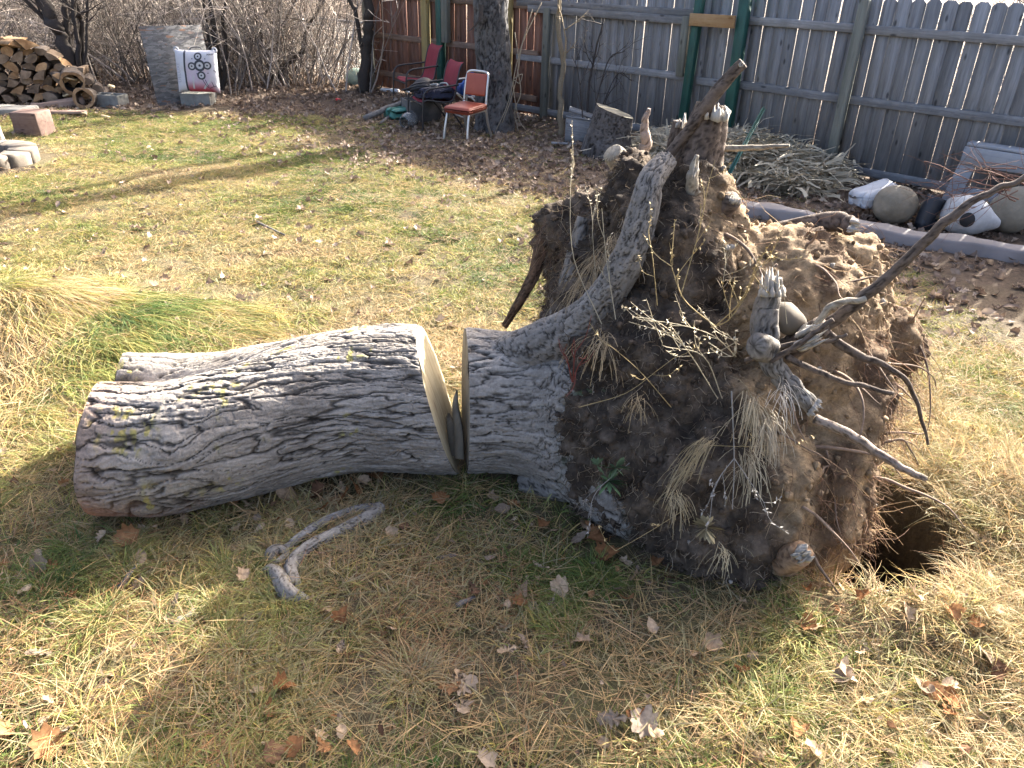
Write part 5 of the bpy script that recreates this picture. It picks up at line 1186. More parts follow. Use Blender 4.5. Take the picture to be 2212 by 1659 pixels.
root([(1640, 500, 3.15, .02), (1730, 485, 3.15, .03), (1800, 478, 3.12, .042), (1842, 488, 3.06, .04)], 22, BROWN, 26, 0.007)
root([(1500, 420, 2.95, .025), (1496, 380, 2.93, .022), (1506, 335, 2.92, .008)], 23, PALE, 14, 0.004)
root([(1262, 470, 3.35, .03), (1240, 570, 3.3, .045), (1222, 640, 3.25, .05), (1205, 700, 3.2, .05)], 24, GREYR, 34, 0.010)
root([(1225, 470, 3.75, .05), (1180, 520, 3.75, .05), (1158, 580, 3.75, .032), (1128, 640, 3.75, .026), (1090, 705, 3.75, .016)], 25, dict(lo=(.07, .045, .032), hi=(.15, .10, .07), crack=(.02, .015, .01)), 26, 0.010, lump=0.25)
root([(1600, 350, 3.2, .012), (1560, 320, 3.15, .012), (1640, 318, 3.1, .010), (1705, 315, 3.05, .006)][1:], 26, PALE, 10, 0.002)
for q in range(26):
    # thinner side roots that poke out of the broken face
    i = rng.choice(np.nonzero((SSAND > 0.5) & (SV[:, 1] < 3.1) & (SV[:, 2] > 0.15))[0]); p = SV[i]; d = SN[i] * 0.7 + rng.normal(0, 0.5, 3) + np.array([0.45, -0.2, -0.25]); d /= np.linalg.norm(d); L = rng.uniform(0.12, 0.42)
    P = [p - d * 0.03]
    for k in range(5): d = d + rng.normal(0, 0.22, 3) + np.array([0, 0, -0.12]); d /= np.linalg.norm(d); P.append(P[-1] + d * L / 5)
    V, F = tube(spline(P, 3), np.linspace(rng.uniform(0.004, 0.009), 0.0018, 16), 6, True, 0.2)
    link('side_root', make_mesh('side_root', V - ero, F, m_twig, np.tile(np.array([0.17, 0.125, 0.095]) * rng.uniform(0.7, 1.5), (len(V), 1)), True), eroot)
# torn pale wood where roots snapped
m_torn = wood_mat('torn_root_wood', (0.24, 0.22, 0.195), (0.38, 0.365, 0.335), (0.48, 0.465, 0.435), (0.2, 0.18, 0.15), stretch=(14, 14, 14), var=0.1)
def torn(base, tip, r, n, Y0, Y1, spread=0.5):
    mb = MB(); b = at(*base, Y0); t_ = at(*tip, Y1); d = t_ - b; L = np.linalg.norm(d); d /= L; L *= 0.8; s = np.cross(d, [0, 1, 0]); s /= np.linalg.norm(s); w = np.cross(d, s)
    for k in range(n * 3):
        a = rng.uniform(0, 6.28); o_ = (s * math.cos(a) + w * math.sin(a)) * r * rng.uniform(0.2, 1.0); l = L * (0.25 + 0.8 * rng.random() ** 1.6)
        P = np.array([b + o_, b + o_ * 1.1 + d * l * 0.5, b + o_ * (1 + spread * rng.normal(0, 0.4)) + d * l]); V, F = tube(P, r * rng.uniform(0.5, 1.5) * np.array([0.28, 0.22, 0.02]), 4, True, 0.7); mb.add(V - ero, F)
    return mb.build('torn_wood', m_torn, eroot)
torn((1668, 640), (1672, 562), 0.036, 13, 2.46, 2.50); torn((1540, 255), (1548, 208), 0.055, 12, 3.12, 3.12); torn((1470, 275), (1477, 236), 0.022, 5, 3.28, 3.28)
torn((1735, 735), (1790, 700), 0.030, 7, 2.40, 2.32); torn((1725, 745), (1800, 715), 0.022, 6, 2.38, 2.30); torn((1735, 720), (1765, 680), 0.018, 4, 2.42, 2.40)
torn((1755, 878), (1778, 893), 0.03, 7, 2.34, 2.32); torn((1728, 1197), (1756, 1188), 0.034, 9, 2.12, 2.07); torn((1600, 143), (1610, 130), 0.014, 4, 3.05, 3.04); torn((1583, 434), (1594, 420), 0.026, 5, 2.95, 2.94); torn((1838, 488), (1862, 492), 0.03, 7, 3.04, 3.0)
torn((1496, 385), (1512, 330), 0.014, 3, 2.9, 2.9)
st_ = np.array([0.0, 0, 0]); V, F = bevbox((0.13, 0.12, 0.10), 0.045, 3, 0.012, 1)
o = link('stone', make_mesh('stone', V, F, plain('dirty_stone', (0.12, 0.105, 0.085), 0.95), None, True), eroot, at(1702, 688, 2.54) - ero, (0.4, 0.3, 0.6)); 
V, F = bevbox((0.14, 0.12, 0.13), 0.05, 3, 0.012, 1); link('stone', make_mesh('stone', V, F, plain('sandstone_lump', (0.30, 0.22, 0.14), 0.95), None, True), eroot, at(1690, 1205, 2.25) - ero, (0.2, 0.1, 0.2))

# fine roots and thatch on the soil: far too many to count
def hairs(sel, n, Lr, rr, cols, down=0.5, out=0.35, seg=4, wob=0.35, bias=(0, 0, 0)):
    mb = MB(); idx = rng.choice(sel, n)
    for i in idx:
        p = SV[i]; d = SN[i] * out + rng.normal(0, 0.5, 3) + np.array([0, 0, -down]) + np.array(bias); d /= np.linalg.norm(d); L = rng.uniform(*Lr); P = [p - SN[i] * 0.004]
        for k in range(seg): d = d + rng.normal(0, wob, 3) + np.array([0, 0, -0.12 * down]); d /= np.linalg.norm(d); P.append(P[-1] + d * L / seg)
        r0 = rng.uniform(*rr); V, F = tube(P, np.linspace(r0, r0 * 0.4, seg + 1), 3, False); mb.add(V - ero, F, c=np.array(cols[rng.integers(len(cols))]) * rng.uniform(0.7, 1.3))
    return mb
vis = SV[:, 1] < 3.9
dark = np.nonzero((SSAND < 0.5) & vis & (SV[:, 2] > 0.0))[0]; sand_ = np.nonzero((SSAND > 0.5) & vis & (SV[:, 2] > 0.05))[0]; hg = np.nonzero((SHANG > 0.5) & vis & (SV[:, 2] > 0.05))[0]
tag(hairs(dark, 13000, (0.012, 0.075), (0.0009, 0.0024), [(0.10, 0.075, 0.055), (0.19, 0.145, 0.10), (0.07, 0.05, 0.038), (0.28, 0.23, 0.17)], 0.35, 0.35).build('thatch', m_twig, eroot), kind='stuff')
tag(hairs(sand_, 2200, (0.05, 0.22), (0.0008, 0.002), [(0.20, 0.125, 0.08), (0.13, 0.08, 0.055), (0.32, 0.24, 0.15)], 0.8, 0.25).build('fine_roots', m_twig, eroot), kind='stuff')
tag(hairs(hg, 1800, (0.06, 0.25), (0.0009, 0.002), [(0.22, 0.125, 0.075), (0.33, 0.22, 0.12), (0.13, 0.08, 0.055)], 0.9, 0.3).build('hanging_roots', m_twig, eroot), kind='stuff')
lf_ = np.nonzero((SV[:, 0] < 0.5) & (SV[:, 1] > 3.4) & (SV[:, 2] > 0.2))[0]
tag(hairs(lf_, 900, (0.08, 0.28), (0.0009, 0.002), [(0.12, 0.07, 0.05), (0.20, 0.12, 0.08), (0.3, 0.23, 0.15)], 0.9, 0.3).build('hanging_roots', m_twig, eroot), kind='stuff')
# clods and pebbles stuck to the soil
cb_ = bmesh.new(); bmesh.ops.create_icosphere(cb_, subdivisions=1, radius=1.0); CV0 = np.array([q.co[:] for q in cb_.verts]); CF0 = [[q.index for q in f.verts] for f in cb_.faces]; cb_.free()
mb = MB()
for i in rng.choice(np.nonzero(vis & (SV[:, 2] > 0.0))[0], 3200):
    s_ = 0.004 + 0.016 * rng.random() ** 3; cc_ = lerp(np.array([0.085, 0.064, 0.048]), np.array([0.26, 0.19, 0.12]), SSAND[i]) * rng.uniform(0.6, 1.35)
    if rng.random() < 0.03: cc_ = np.array([0.30, 0.28, 0.25])
    mb.add((CV0 * rng.uniform(0.6, 1.3, (12, 1)) * rng.uniform(0.6, 1.2, 3)) * s_ + SV[i] + SN[i] * s_ * 0.3 - ero, CF0, c=cc_)
tag(mb.build('clods', m_soil, eroot, True), kind='stuff')
# dry stems on the old turf side, each one by itself
m_dry = attr_mat('dry_stem', 0.8, 0.2, 80, 0.002, 0.2, 40)
def weed(pts, r, kids, col, bud=True):
    mb = MB(); P = spline([at(*p) for p in pts], 5) - ero; r = r * 0.72; mb.add(*tube(P, np.linspace(r, r * 0.5, len(P)), 5, False, 0.2), c=np.array(col))
    d0 = P[-1] - P[-3]; d0 /= np.linalg.norm(d0)
    for k in range(kids):
        i = rng.integers(len(P) // 4, len(P)); d = d0 + rng.normal(0, 0.45, 3); d /= np.linalg.norm(d); L = rng.uniform(0.05, 0.16); Q = np.array([P[i], P[i] + d * L * 0.5 + rng.normal(0, 0.006, 3), P[i] + d * L + np.array([0, 0, 0.02])])
        mb.add(*tube(spline(Q, 3), np.linspace(r * 0.6, r * 0.35, 7), 4, False), c=np.array(col) * 1.05)
        if bud:
            for w in range(6):
                p = Q[1] + (Q[2] - Q[1]) * rng.random(); dd = rng.normal(0, 1, 3); dd /= np.linalg.norm(dd); l = 0.010; s = np.cross(dd, [0.3, 0.2, 1]); s /= np.linalg.norm(s); mb.add([p, p + dd * l * 0.6 + s * 0.0035, p + dd * l * 1.5, p + dd * l * 0.6 - s * 0.0035], [[0, 1, 2, 3]], c=np.array(col) * 1.25)
    return mb.build('dry_weed', m_dry, eroot)
YEL = (0.30, 0.235, 0.12); CRM = (0.36, 0.315, 0.225); GRY = (0.24, 0.23, 0.215)
for pts, r, kids, c in (([(1545, 705, 2.5), (1480, 650, 2.48), (1455, 590, 2.46), (1448, 560, 2.46)], .0035, 5, YEL), ([(1545, 705, 2.5), (1600, 650, 2.46), (1640, 560, 2.44), (1655, 545, 2.42)], .0035, 6, YEL), ([(1545, 705, 2.5), (1575, 690, 2.47), (1610, 640, 2.44), (1640, 570, 2.4)], .0035, 6, YEL), ([(1470, 640, 2.6), (1510, 500, 2.62), (1530, 400, 2.64), (1545, 345, 2.64)], .0028, 4, YEL), ([(1420, 660, 2.6), (1410, 560, 2.6), (1400, 500, 2.62)], .0028, 3, YEL), ([(1300, 700, 2.75), (1240, 560, 2.85), (1232, 420, 2.9), (1240, 350, 2.95)], .003, 5, CRM), ([(1330, 690, 2.7), (1310, 560, 2.8), (1300, 450, 2.85)], .003, 4, CRM), ([(1290, 640, 2.9), (1280, 500, 2.95), (1285, 440, 3.0)], .0025, 4, CRM),
                        ([(1550, 860, 2.4), (1480, 750, 2.34), (1420, 695, 2.3), (1370, 685, 2.3)], .003, 7, CRM), ([(1590, 770, 2.4), (1540, 725, 2.33), (1460, 700, 2.3), (1380, 690, 2.28)], .003, 7, CRM), ([(1530, 740, 2.4), (1580, 770, 2.34), (1590, 745, 2.32), (1570, 720, 2.32)], .003, 7, CRM), ([(1560, 860, 2.38), (1520, 770, 2.34), (1440, 750, 2.32), (1430, 740, 2.31)], .003, 6, CRM), ([(1450, 880, 2.45), (1380, 800, 2.4), (1310, 740, 2.38)], .0022, 2, YEL), ([(1250, 880, 2.4), (1350, 850, 2.4), (1420, 800, 2.38), (1460, 770, 2.36)], .002, 2, YEL),
                        ([(1580, 845, 2.30), (1584, 930, 2.26), (1586, 1010, 2.22), (1582, 1100, 2.15)], .004, 0, GRY), ([(1586, 990, 2.23), (1555, 1030, 2.18), (1535, 1070, 2.14)], .0025, 5, GRY), ([(1586, 990, 2.23), (1620, 1040, 2.16), (1650, 1085, 2.12)], .0025, 5, GRY), ([(1500, 960, 2.35), (1620, 965, 2.28), (1690, 958, 2.25)], .002, 2, YEL), ([(1360, 1000, 2.4), (1290, 1060, 2.3), (1270, 1120, 2.22)], .002, 2, GRY), ([(1480, 1100, 2.25), (1400, 1150, 2.2), (1330, 1190, 2.1)], .002, 2, YEL), ([(1700, 700, 2.4), (1690, 620, 2.4), (1665, 560, 2.42)], .0015, 1, CRM), ([(1560, 620, 2.6), (1570, 560, 2.6), (1580, 530, 2.6)], .002, 4, CRM)):
    weed(pts, r, kids, c)
# red stems on the trunk
for pts in ([(1236, 825, 2.60), (1226, 780, 2.58), (1222, 768, 2.58)], [(1237, 825, 2.60), (1250, 790, 2.58), (1270, 765, 2.56)], [(1238, 825, 2.60), (1240, 780, 2.58), (1243, 760, 2.58)]): weed(pts, 0.004, 3, (0.16, 0.045, 0.035), False)
# hanging blond tufts
def hang_tuft(px, py, Y, n, L, spread, col, dirx=0.0):
    mb = MB(); b = at(px, py, Y) - ero
    for k in range(n):
        d = np.array([dirx + rng.normal(0, spread), -0.5 + rng.normal(0, 0.2), 0.25 + rng.normal(0, 0.15)]); d /= np.linalg.norm(d); p = b + rng.normal(0, 0.014, 3); l = L * rng.uniform(0.35, 1.15); V = []; w = rng.uniform(0.0007, 0.0013)
        for i in range(6):
            V += [p - [w, 0, 0], p + [w, 0, 0]]; d = d + np.array([0, 0.06, -0.42]); d /= np.linalg.norm(d); p = p + d * l / 5
        mb.add(V, [[2 * i, 2 * i + 1, 2 * i + 3, 2 * i + 2] for i in range(5)], c=np.array(col) * rng.uniform(0.7, 1.25))
    return mb.build('grass_tuft', m_dry, eroot)
hang_tuft(1622, 868, 2.32, 80, 0.18, 0.13, (0.34, 0.28, 0.18)); hang_tuft(1655, 905, 2.28, 70, 0.17, 0.12, (0.34, 0.29, 0.21)); hang_tuft(1615, 985, 2.26, 50, 0.18, 0.2, (0.30, 0.26, 0.18)); hang_tuft(1530, 955, 2.3, 55, 0.17, 0.13, (0.30, 0.24, 0.14), -0.5); hang_tuft(1480, 1010, 2.3, 40, 0.15, 0.15, (0.28, 0.23, 0.14), -0.5); hang_tuft(1690, 840, 2.3, 30, 0.12, 0.3, (0.45, 0.4, 0.33)); hang_tuft(1460, 1070, 2.2, 40, 0.13, 0.3, (0.28, 0.23, 0.14)); hang_tuft(1560, 1190, 2.1, 30, 0.10, 0.4, (0.3, 0.26, 0.17)); hang_tuft(1380, 860, 2.42, 30, 0.10, 0.5, (0.26, 0.2, 0.12)); hang_tuft(1300, 730, 2.7, 60, 0.2, 0.6, (0.36, 0.27, 0.16)); hang_tuft(1290, 560, 3.0, 70, 0.22, 0.5, (0.34, 0.26, 0.16)); hang_tuft(1270, 620, 3.0, 70, 0.22, 0.5, (0.34, 0.26, 0.16)); hang_tuft(1330, 520, 3.0, 60, 0.2, 0.5, (0.34, 0.26, 0.16))
def rosette(px, py, Y, n, L, col, parent, o, nm='green_rosette'):
    mb = MB(); b = (at(px, py, Y) if Y else on(gp(px, py))) - o
    for k in range(n):
        a = rng.uniform(0, 6.28); d = np.array([math.cos(a), math.sin(a) * 0.6 - 0.35, 0.35 + 0.4 * math.sin(a)]); d /= np.linalg.norm(d); s = np.cross(d, [0, 0.8, 0.6]); s /= np.linalg.norm(s); l = L * rng.uniform(0.6, 1.1); w = l * 0.16
        ps = [b + d * l * f + np.array([0, 0, -0.25 * l * f * f]) for f in (0, 0.35, 0.7, 1)]
        mb.add([ps[0], ps[1] - s * w, ps[1] + s * w, ps[2] - s * w * 0.9, ps[2] + s * w * 0.9, ps[3]], [[0, 2, 1], [1, 2, 4, 3], [3, 4, 5]], c=np.array(col) * rng.uniform(0.6, 1.4))
    return mb.build(nm, m_dry, parent)
rosette(1315, 1040, 2.36, 26, 0.075, (0.09, 0.15, 0.07), eroot, ero); rosette(1330, 1010, 2.38, 14, 0.06, (0.10, 0.15, 0.08), eroot, ero); rosette(1290, 1005, 2.42, 10, 0.05, (0.10, 0.15, 0.08), eroot, ero); rosette(1525, 1140, 2.16, 30, 0.07, (0.26, 0.22, 0.13), eroot, ero)

# ------------------------------------------------------------------ exposed root in the foreground grass
fo = on(gp(660, 1230)); e = empty('exposed_root', fo, 0, 'gnarled grey root loop exposed in the foreground grass', 'root')
def froot(pts, seed, style, depth=0.004, name='limb'):
    P = [on(gp(x, y), z) for x, y, z, r in pts]; V, F, C = bark_tube(P, [p[3] for p in pts], 34, 0.006, seed, depth * 0.6, 0.07, 0.018, lump=0.16, **style)
    link(name, make_mesh(name, V - fo, F, m_bark, C, True), e)
GR2 = dict(lo=(0.15, 0.135, 0.12), hi=(0.31, 0.29, 0.26), crack=(0.04, 0.033, 0.028))
froot([(822, 1108, 0.02, .030), (790, 1135, .03, .028), (735, 1165, .035, .024), (690, 1190, .035, .023), (650, 1215, .035, .026), (630, 1240, .03, .029), (634, 1268, .02, .028), (650, 1285, -.02, .022)], 31, GR2)
froot([(570, 1240, 0.0, .016), (592, 1250, .03, .024), (610, 1275, .035, .030), (622, 1295, .03, .031), (650, 1302, .01, .024), (672, 1300, -.02, .015)], 32, GR2)
froot([(585, 1225, .0, .016), (590, 1210, .03, .024), (612, 1203, .03, .020), (622, 1212, .02, .014), (606, 1226, .02, .016), (590, 1226, .0, .018)], 33, GR2, 0.003, 'knot')
froot([(620, 1200, .02, .022), (650, 1180, .03, .016), (680, 1160, .03, .020), (720, 1135, .03, .018), (775, 1112, .02, .02), (815, 1105, .015, .02)], 34, dict(lo=(0.12, 0.11, 0.105), hi=(0.27, 0.265, 0.26), crack=(0.04, 0.03, 0.03)))
#==PART6==
# ------------------------------------------------------------------ grass
def clump_mesh(name, n, rad, h0, h1, w, lean, mtl, seg=3, dead=0.25, flat=False, droop=0.5, comb=0):
    V, F, C = [], [], []
    for k in range(n):
        a = rng.uniform(0, 6.28); r = rad * math.sqrt(rng.random()); p = np.array([r * math.cos(a), r * math.sin(a), -0.004])
        b = a + rng.normal(0, 0.8); L = rng.uniform(h0, h1); ln = lean * rng.uniform(0.3, 1.3) + (r / max(rad, 1e-6)) * lean * 0.6
        d = np.array([math.cos(b) * ln, math.sin(b) * ln, 1.0])
        if flat: d = np.array([math.cos(b), math.sin(b), rng.uniform(0.0, 0.25)]); p[2] = rng.uniform(0, 0.02)
        if comb: b = rng.normal(0, comb); d = np.array([math.cos(b), math.sin(b), rng.uniform(0.05, 0.45)])
        d /= np.linalg.norm(d); s = np.array([-math.sin(b), math.cos(b), 0]); tw = rng.normal(0, 0.6); s = s * math.cos(tw) + np.cross(d, s) * math.sin(tw); ww = w * rng.uniform(0.6, 1.3); i0 = len(V)
        c = np.array([1, 1, 1]) * rng.uniform(0.65, 1.2)
        if rng.random() < dead: c = c * np.array([1.35, 1.08, 0.95])
        for i in range(seg):
            f = 1 - 0.75 * (i / seg) ** 1.5; V += [p - s * ww * f, p + s * ww * f]; C += [c, c]
            d = d + np.array([math.cos(b), math.sin(b), 0]) * droop * lean * (i + 1) / seg + np.array([0, 0, -0.18 * droop * i]) + rng.normal(0, 0.07, 3); d /= np.linalg.norm(d); p = p + d * L / seg
            if p[2] < 0.003: p[2] = 0.003
        V.append(p); C.append(c)
        F += [[i0 + 2 * i, i0 + 2 * i + 1, i0 + 2 * i + 3, i0 + 2 * i + 2] for i in range(seg - 1)] + [[i0 + 2 * seg - 2, i0 + 2 * seg - 1, i0 + 2 * seg]]
    return make_mesh(name, np.array(V), F, mtl, np.array(C))
GR = [(0.0, (0.36, 0.30, 0.19)), (0.28, (0.36, 0.325, 0.165)), (0.5, (0.29, 0.30, 0.10)), (0.78, (0.15, 0.21, 0.055)), (1.0, (0.075, 0.135, 0.04))]
m_grass = leaf_mat('grass_blades', GR, 0.35)
m_needle = leaf_mat('pine_needles', [(0, (0.20, 0.095, 0.05)), (1, (0.33, 0.19, 0.10))], 0.15)
def keep(x, y, pad=0.0):
    """not inside the log, the roots or other solid things"""
    k = ~((x > -1.85) & (x < 0.35) & (y > np.interp(x, [-1.9, -0.3, 0.0, 0.35], [2.55, 2.88, 2.82, 2.58])) & (y < 3.35))
    k &= ((x - 1.50) / 0.42) ** 2 + ((y - 2.66) / 0.50) ** 2 > 1.0
    k &= ~((x > 0.3) & (x < 1.25) & (y > 2.35) & (y < 3.9)); k &= ~((x > 1.2) & (x < 1.75) & (y > 2.75) & (y < 3.5))
    k &= np.hypot(x - 1.09, y - 9.66) > 0.32; k &= np.hypot(x - rc[0], y - rc[1]) > 0.72
    return k
def inview(x, y, z=0.0, m=60):
    v = np.stack([x, y, np.broadcast_to(z, np.shape(x))], -1) - CPOS; d = v @ CF
    px, py = CX + FPX * (v @ CR) / d, CY - FPX * (v @ CU) / d
    return (d > 0.3) & (px > -m) & (px < 2212 + m) & (py > -m) & (py < 1659 + m * 2)
def sample(n, x0, x1, y0, y1, f=None):
    x = rng.uniform(x0, x1, n); y = rng.uniform(y0, y1, n); k = keep(x, y) & inview(x, y)
    if f is not None: k &= rng.random(n) < f(x, y)
    return x[k], y[k]
def green(x, y):
    g_ = 0.37 + 0.42 * fbm(x * 1.1 + 3, y * 1.1, 6.1, 3) + 0.20 * fbm(x * 5, y * 5, 2.0, 2)
    return g_
def put(name, variants, x, y, scl, tint, label, cat, tilt=0.12, dz=0.0, rz=None):
    n = len(x); P = np.column_stack([x, y, gh(x, y) + dz]); R = np.column_stack([rng.normal(0, tilt, (n, 2)), rng.uniform(0, 6.28, n) if rz is None else rz])
    return scatter(name, variants, P, R, scl, rng.integers(0, len(variants), n), np.clip(tint, 0, 1), label, cat)
short = [clump_mesh('short', 16, 0.045, 0.025, 0.07, 0.0017, 0.8, m_grass, 3, 0.3) for q in range(8)]
tuft = [clump_mesh('tuft', 75, 0.05, 0.07, 0.17, 0.0019, 0.7, m_grass, 4, 0.3, droop=0.8) for q in range(6)]
flat = [clump_mesh('flat', 16, 0.07, 0.05, 0.16, 0.0013, 1.0, m_grass, 3, 0.6, True, 0.3) for q in range(6)]
needle = [clump_mesh('needle', 22, 0.10, 0.06, 0.11, 0.0007, 1.0, m_needle, 2, 0.3, True, 0.1) for q in range(4)]
comb_ = [clump_mesh('comb', 40, 0.09, 0.14, 0.34, 0.0021, 0.3, m_grass, 5, 0.5, droop=0.55, comb=0.3) for q in range(5)]
long_ = [clump_mesh('long', 42, 0.08, 0.14, 0.30, 0.0018, 0.8, m_grass, 5, 0.4, droop=0.9) for q in range(5)]
lawnshort = [clump_mesh('lawn', 30, 0.06, 0.018, 0.05, 0.0024, 1.0, m_grass, 2, 0.3) for q in range(6)]
# far lawn
x, y = sample(52000, -8, 3.2, 3.3, 11.8, lambda x, y: (1 - 0.93 * litter(x, y)) * np.clip(0.75 + 0.6 * fbm(x * 1.6, y * 1.6, 1.7, 3), 0.12, 1))
put('lawn_grass', lawnshort, x, y, rng.uniform(0.7, 1.35, len(x)), green(x, y) + 0.08 + rng.normal(0, 0.11, len(x)), 'short yellow green grass of the sunlit lawn', 'grass')
x, y = sample(9000, -8, 3.2, 3.3, 11.8, lambda x, y: 1 - 0.8 * litter(x, y))
put('lawn_straw', flat, x, y, rng.uniform(0.7, 1.3, len(x)), rng.uniform(0, 0.35, len(x)), 'dead straw lying in the lawn', 'straw')
# foreground
x, y = sample(13000, -2.8, 3.4, 1.1, 4.2, lambda x, y: np.clip(0.62 + 0.75 * fbm(x * 2.4, y * 2.4, 8.8, 3), 0.10, 1))
put('foreground_grass', short, x, y, rng.uniform(0.8, 1.7, len(x)), green(x, y) + 0.05 + rng.normal(0, 0.18, len(x)), 'short mixed green and straw grass in the foreground', 'grass')
x, y = sample(3600, -2.8, 3.4, 1.1, 3.9, lambda x, y: sstep(0.05, 0.5, fbm(x * 2.3, y * 2.3, 5.5, 2)))
put('grass_tussocks', tuft, x, y, rng.uniform(0.45, 1.05, len(x)), green(x, y) + 0.12 + rng.normal(0, 0.18, len(x)), 'longer tussocks of grass in the foreground', 'grass')
x, y = sample(5000, -2.8, 3.4, 1.1, 4.4)
put('foreground_straw', flat, x, y, rng.uniform(0.7, 1.4, len(x)), rng.uniform(0, 0.30, len(x)), 'dead straw matted between the foreground tufts', 'straw', dz=0.004)
x, y = sample(1500, -2.8, 3.4, 1.1, 3.6, lambda x, y: sstep(-0.2, 0.5, fbm(x * 1.9, y * 1.9, 15.5, 2)))
put('needle_litter', needle, x, y, rng.uniform(0.7, 1.3, len(x)), rng.random(len(x)), 'reddish fallen pine needles in the foreground', 'needles', dz=0.012)
# combed long grass over the mound on the left, and round the root hole
x = rng.normal(-3.0, 0.7, 2000); y = rng.normal(4.15, 0.40, 2000); k = keep(x, y) & (np.hypot((x + 3.40) / 0.3, (y - 4.62) / 0.16) > 1) & (y < 4.75); x, y = x[k], y[k]; n = len(x)
gx_ = (gh(x + 0.05, y) - gh(x - 0.05, y)) / 0.1; gy_ = (gh(x, y + 0.05) - gh(x, y - 0.05)) / 0.1
P = np.column_stack([x, y, gh(x, y)]); dr = np.column_stack([-gx_ + 0.5, -gy_ - 0.25]); az = np.arctan2(dr[:, 1], dr[:, 0]) + rng.normal(0, 0.35, n)
R = np.column_stack([np.zeros(n), 0.7 * np.arctan(np.hypot(gx_, gy_)) + rng.normal(0, 0.08, n), az])
scatter('mound_grass', comb_, P, R, rng.uniform(0.7, 1.3, n), rng.integers(0, 5, n), np.clip(0.30 + 0.5 * fbm(x * 2, y * 2, 3.0, 2) + rng.normal(0, 0.25, n), 0, 1), 'long combed straw grass covering the mound at the left', 'grass')
x = np.concatenate([rng.normal(2.25, 0.22, 330), rng.normal(1.85, 0.4, 60)]); y = np.concatenate([rng.normal(2.75, 0.55, 330), rng.normal(2.0, 0.12, 60)]); k = keep(x, y); x, y = x[k], y[k]
put('hole_edge_grass', long_, x, y, rng.uniform(0.45, 0.9, len(x)), 0.2 + rng.normal(0, 0.14, len(x)), 'long pale grass around the edge of the root hole', 'grass', 0.5)

# ------------------------------------------------------------------ fallen leaves
def outline(kind):
    if kind == 'maple':
        ang = [-90, -60, -38, -20, -5, 14, 30, 44, 58, 72, 90]; rad = [0.55, 0.72, 0.66, 0.98, 0.70, 1.0, 0.92, 0.66, 0.80, 0.82, 1.05]
        a = ang + [180 - q for q in ang[-2:0:-1]]; r = rad + rad[-2:0:-1]; r = np.array(r) * (1 + rng.uniform(-0.12, 0.12, len(r))); a = np.radians(a); return np.stack([r * np.cos(a), r * np.sin(a)], 1)
    if kind == 'oak':
        ys = np.linspace(-1, 1, 11); w = np.array([0.06, 0.20, 0.12, 0.42, 0.20, 0.58, 0.26, 0.60, 0.28, 0.35, 0.02]) * rng.uniform(0.8, 1.2, 11)
    else: ys = np.linspace(-1, 1, 9); w = np.array([0.03, 0.30, 0.48, 0.56, 0.56, 0.50, 0.38, 0.22, 0.02]) * rng.uniform(0.85, 1.15, 9)
    return np.vstack([np.stack([w, ys], 1), np.stack([-w * rng.uniform(0.8, 1.15, len(w)), ys], 1)[-2:0:-1]])
def leaf_mesh(kind, curl, mtl, name):
    o = outline(kind); n = len(o); rr = [1.0, 0.66, 0.33]; V = np.vstack([o * s for s in rr] + [[[0, 0]]]); a, b = rng.uniform(-1, 1, 2); f = rng.uniform(0, 6.28); u = V @ [math.cos(f), math.sin(f)]
    z = curl * (0.55 * u ** 2 + 0.25 * a * V[:, 0] * V[:, 1] + 0.22 * b * np.abs(V[:, 0])) + 0.10 * curl * np.sin(V[:, 0] * 5 + a * 4) * np.cos(V[:, 1] * 4 + b * 4)
    V3 = np.column_stack([V * (1 - 0.22 * curl * np.abs(u)[:, None]), z - z.min() * 0.6]); F = [[k * n + i, k * n + (i + 1) % n, (k + 1) * n + (i + 1) % n, (k + 1) * n + i] for k in range(2) for i in range(n)] + [[2 * n + i, 2 * n + (i + 1) % n, 3 * n] for i in range(n)]
    st = np.array([[0.02, -0.95, 0.02], [-0.02, -0.95, 0.02], [-0.015, -1.5, 0.12], [0.015, -1.5, 0.12]]); F.append([len(V3), len(V3) + 1, len(V3) + 2, len(V3) + 3]); V3 = np.vstack([V3, st])
    c = np.ones((len(V3), 3)) * (1 + 0.18 * noise(V3[:, 0] * 4, V3[:, 1] * 4, a * 9)[:, None]); c[:n] *= 0.9; c[2 * n:3 * n + 1] *= 1.08
    return make_mesh(name, V3 * 0.5, F, mtl, c, True)
def tone_mat(name, lo, hi):
    mt, t, b = nt(name); oi = N(t, 'ShaderNodeObjectInfo'); c = ramp(t, oi.outputs['Random'], [(0, lo), (1, hi)]); c = mixc(t, 1.0, c, attr(t).outputs['Color'], 'MULTIPLY')
    v = coords(t, 'Object'); g_ = ramp(t, tnoise(t, v, 9, 4), [(0.3, (0.72,) * 3), (0.7, (1.2,) * 3)]); c = mixc(t, 1.0, c, g_, 'MULTIPLY'); t.links.new(c, b.inputs['Base Color']); b.inputs['Roughness'].default_value = 0.9; b.inputs['Specular IOR Level'].default_value = 0.12
    tr = N(t, 'ShaderNodeBsdfTranslucent'); t.links.new(c, tr.inputs[0]); mx = N(t, 'ShaderNodeMixShader'); mx.inputs[0].default_value = 0.22; t.links.new(b.outputs[0], mx.inputs[1]); t.links.new(tr.outputs[0], mx.inputs[2]); t.links.new(mx.outputs[0], t.nodes['Material Output'].inputs[0]); return mt
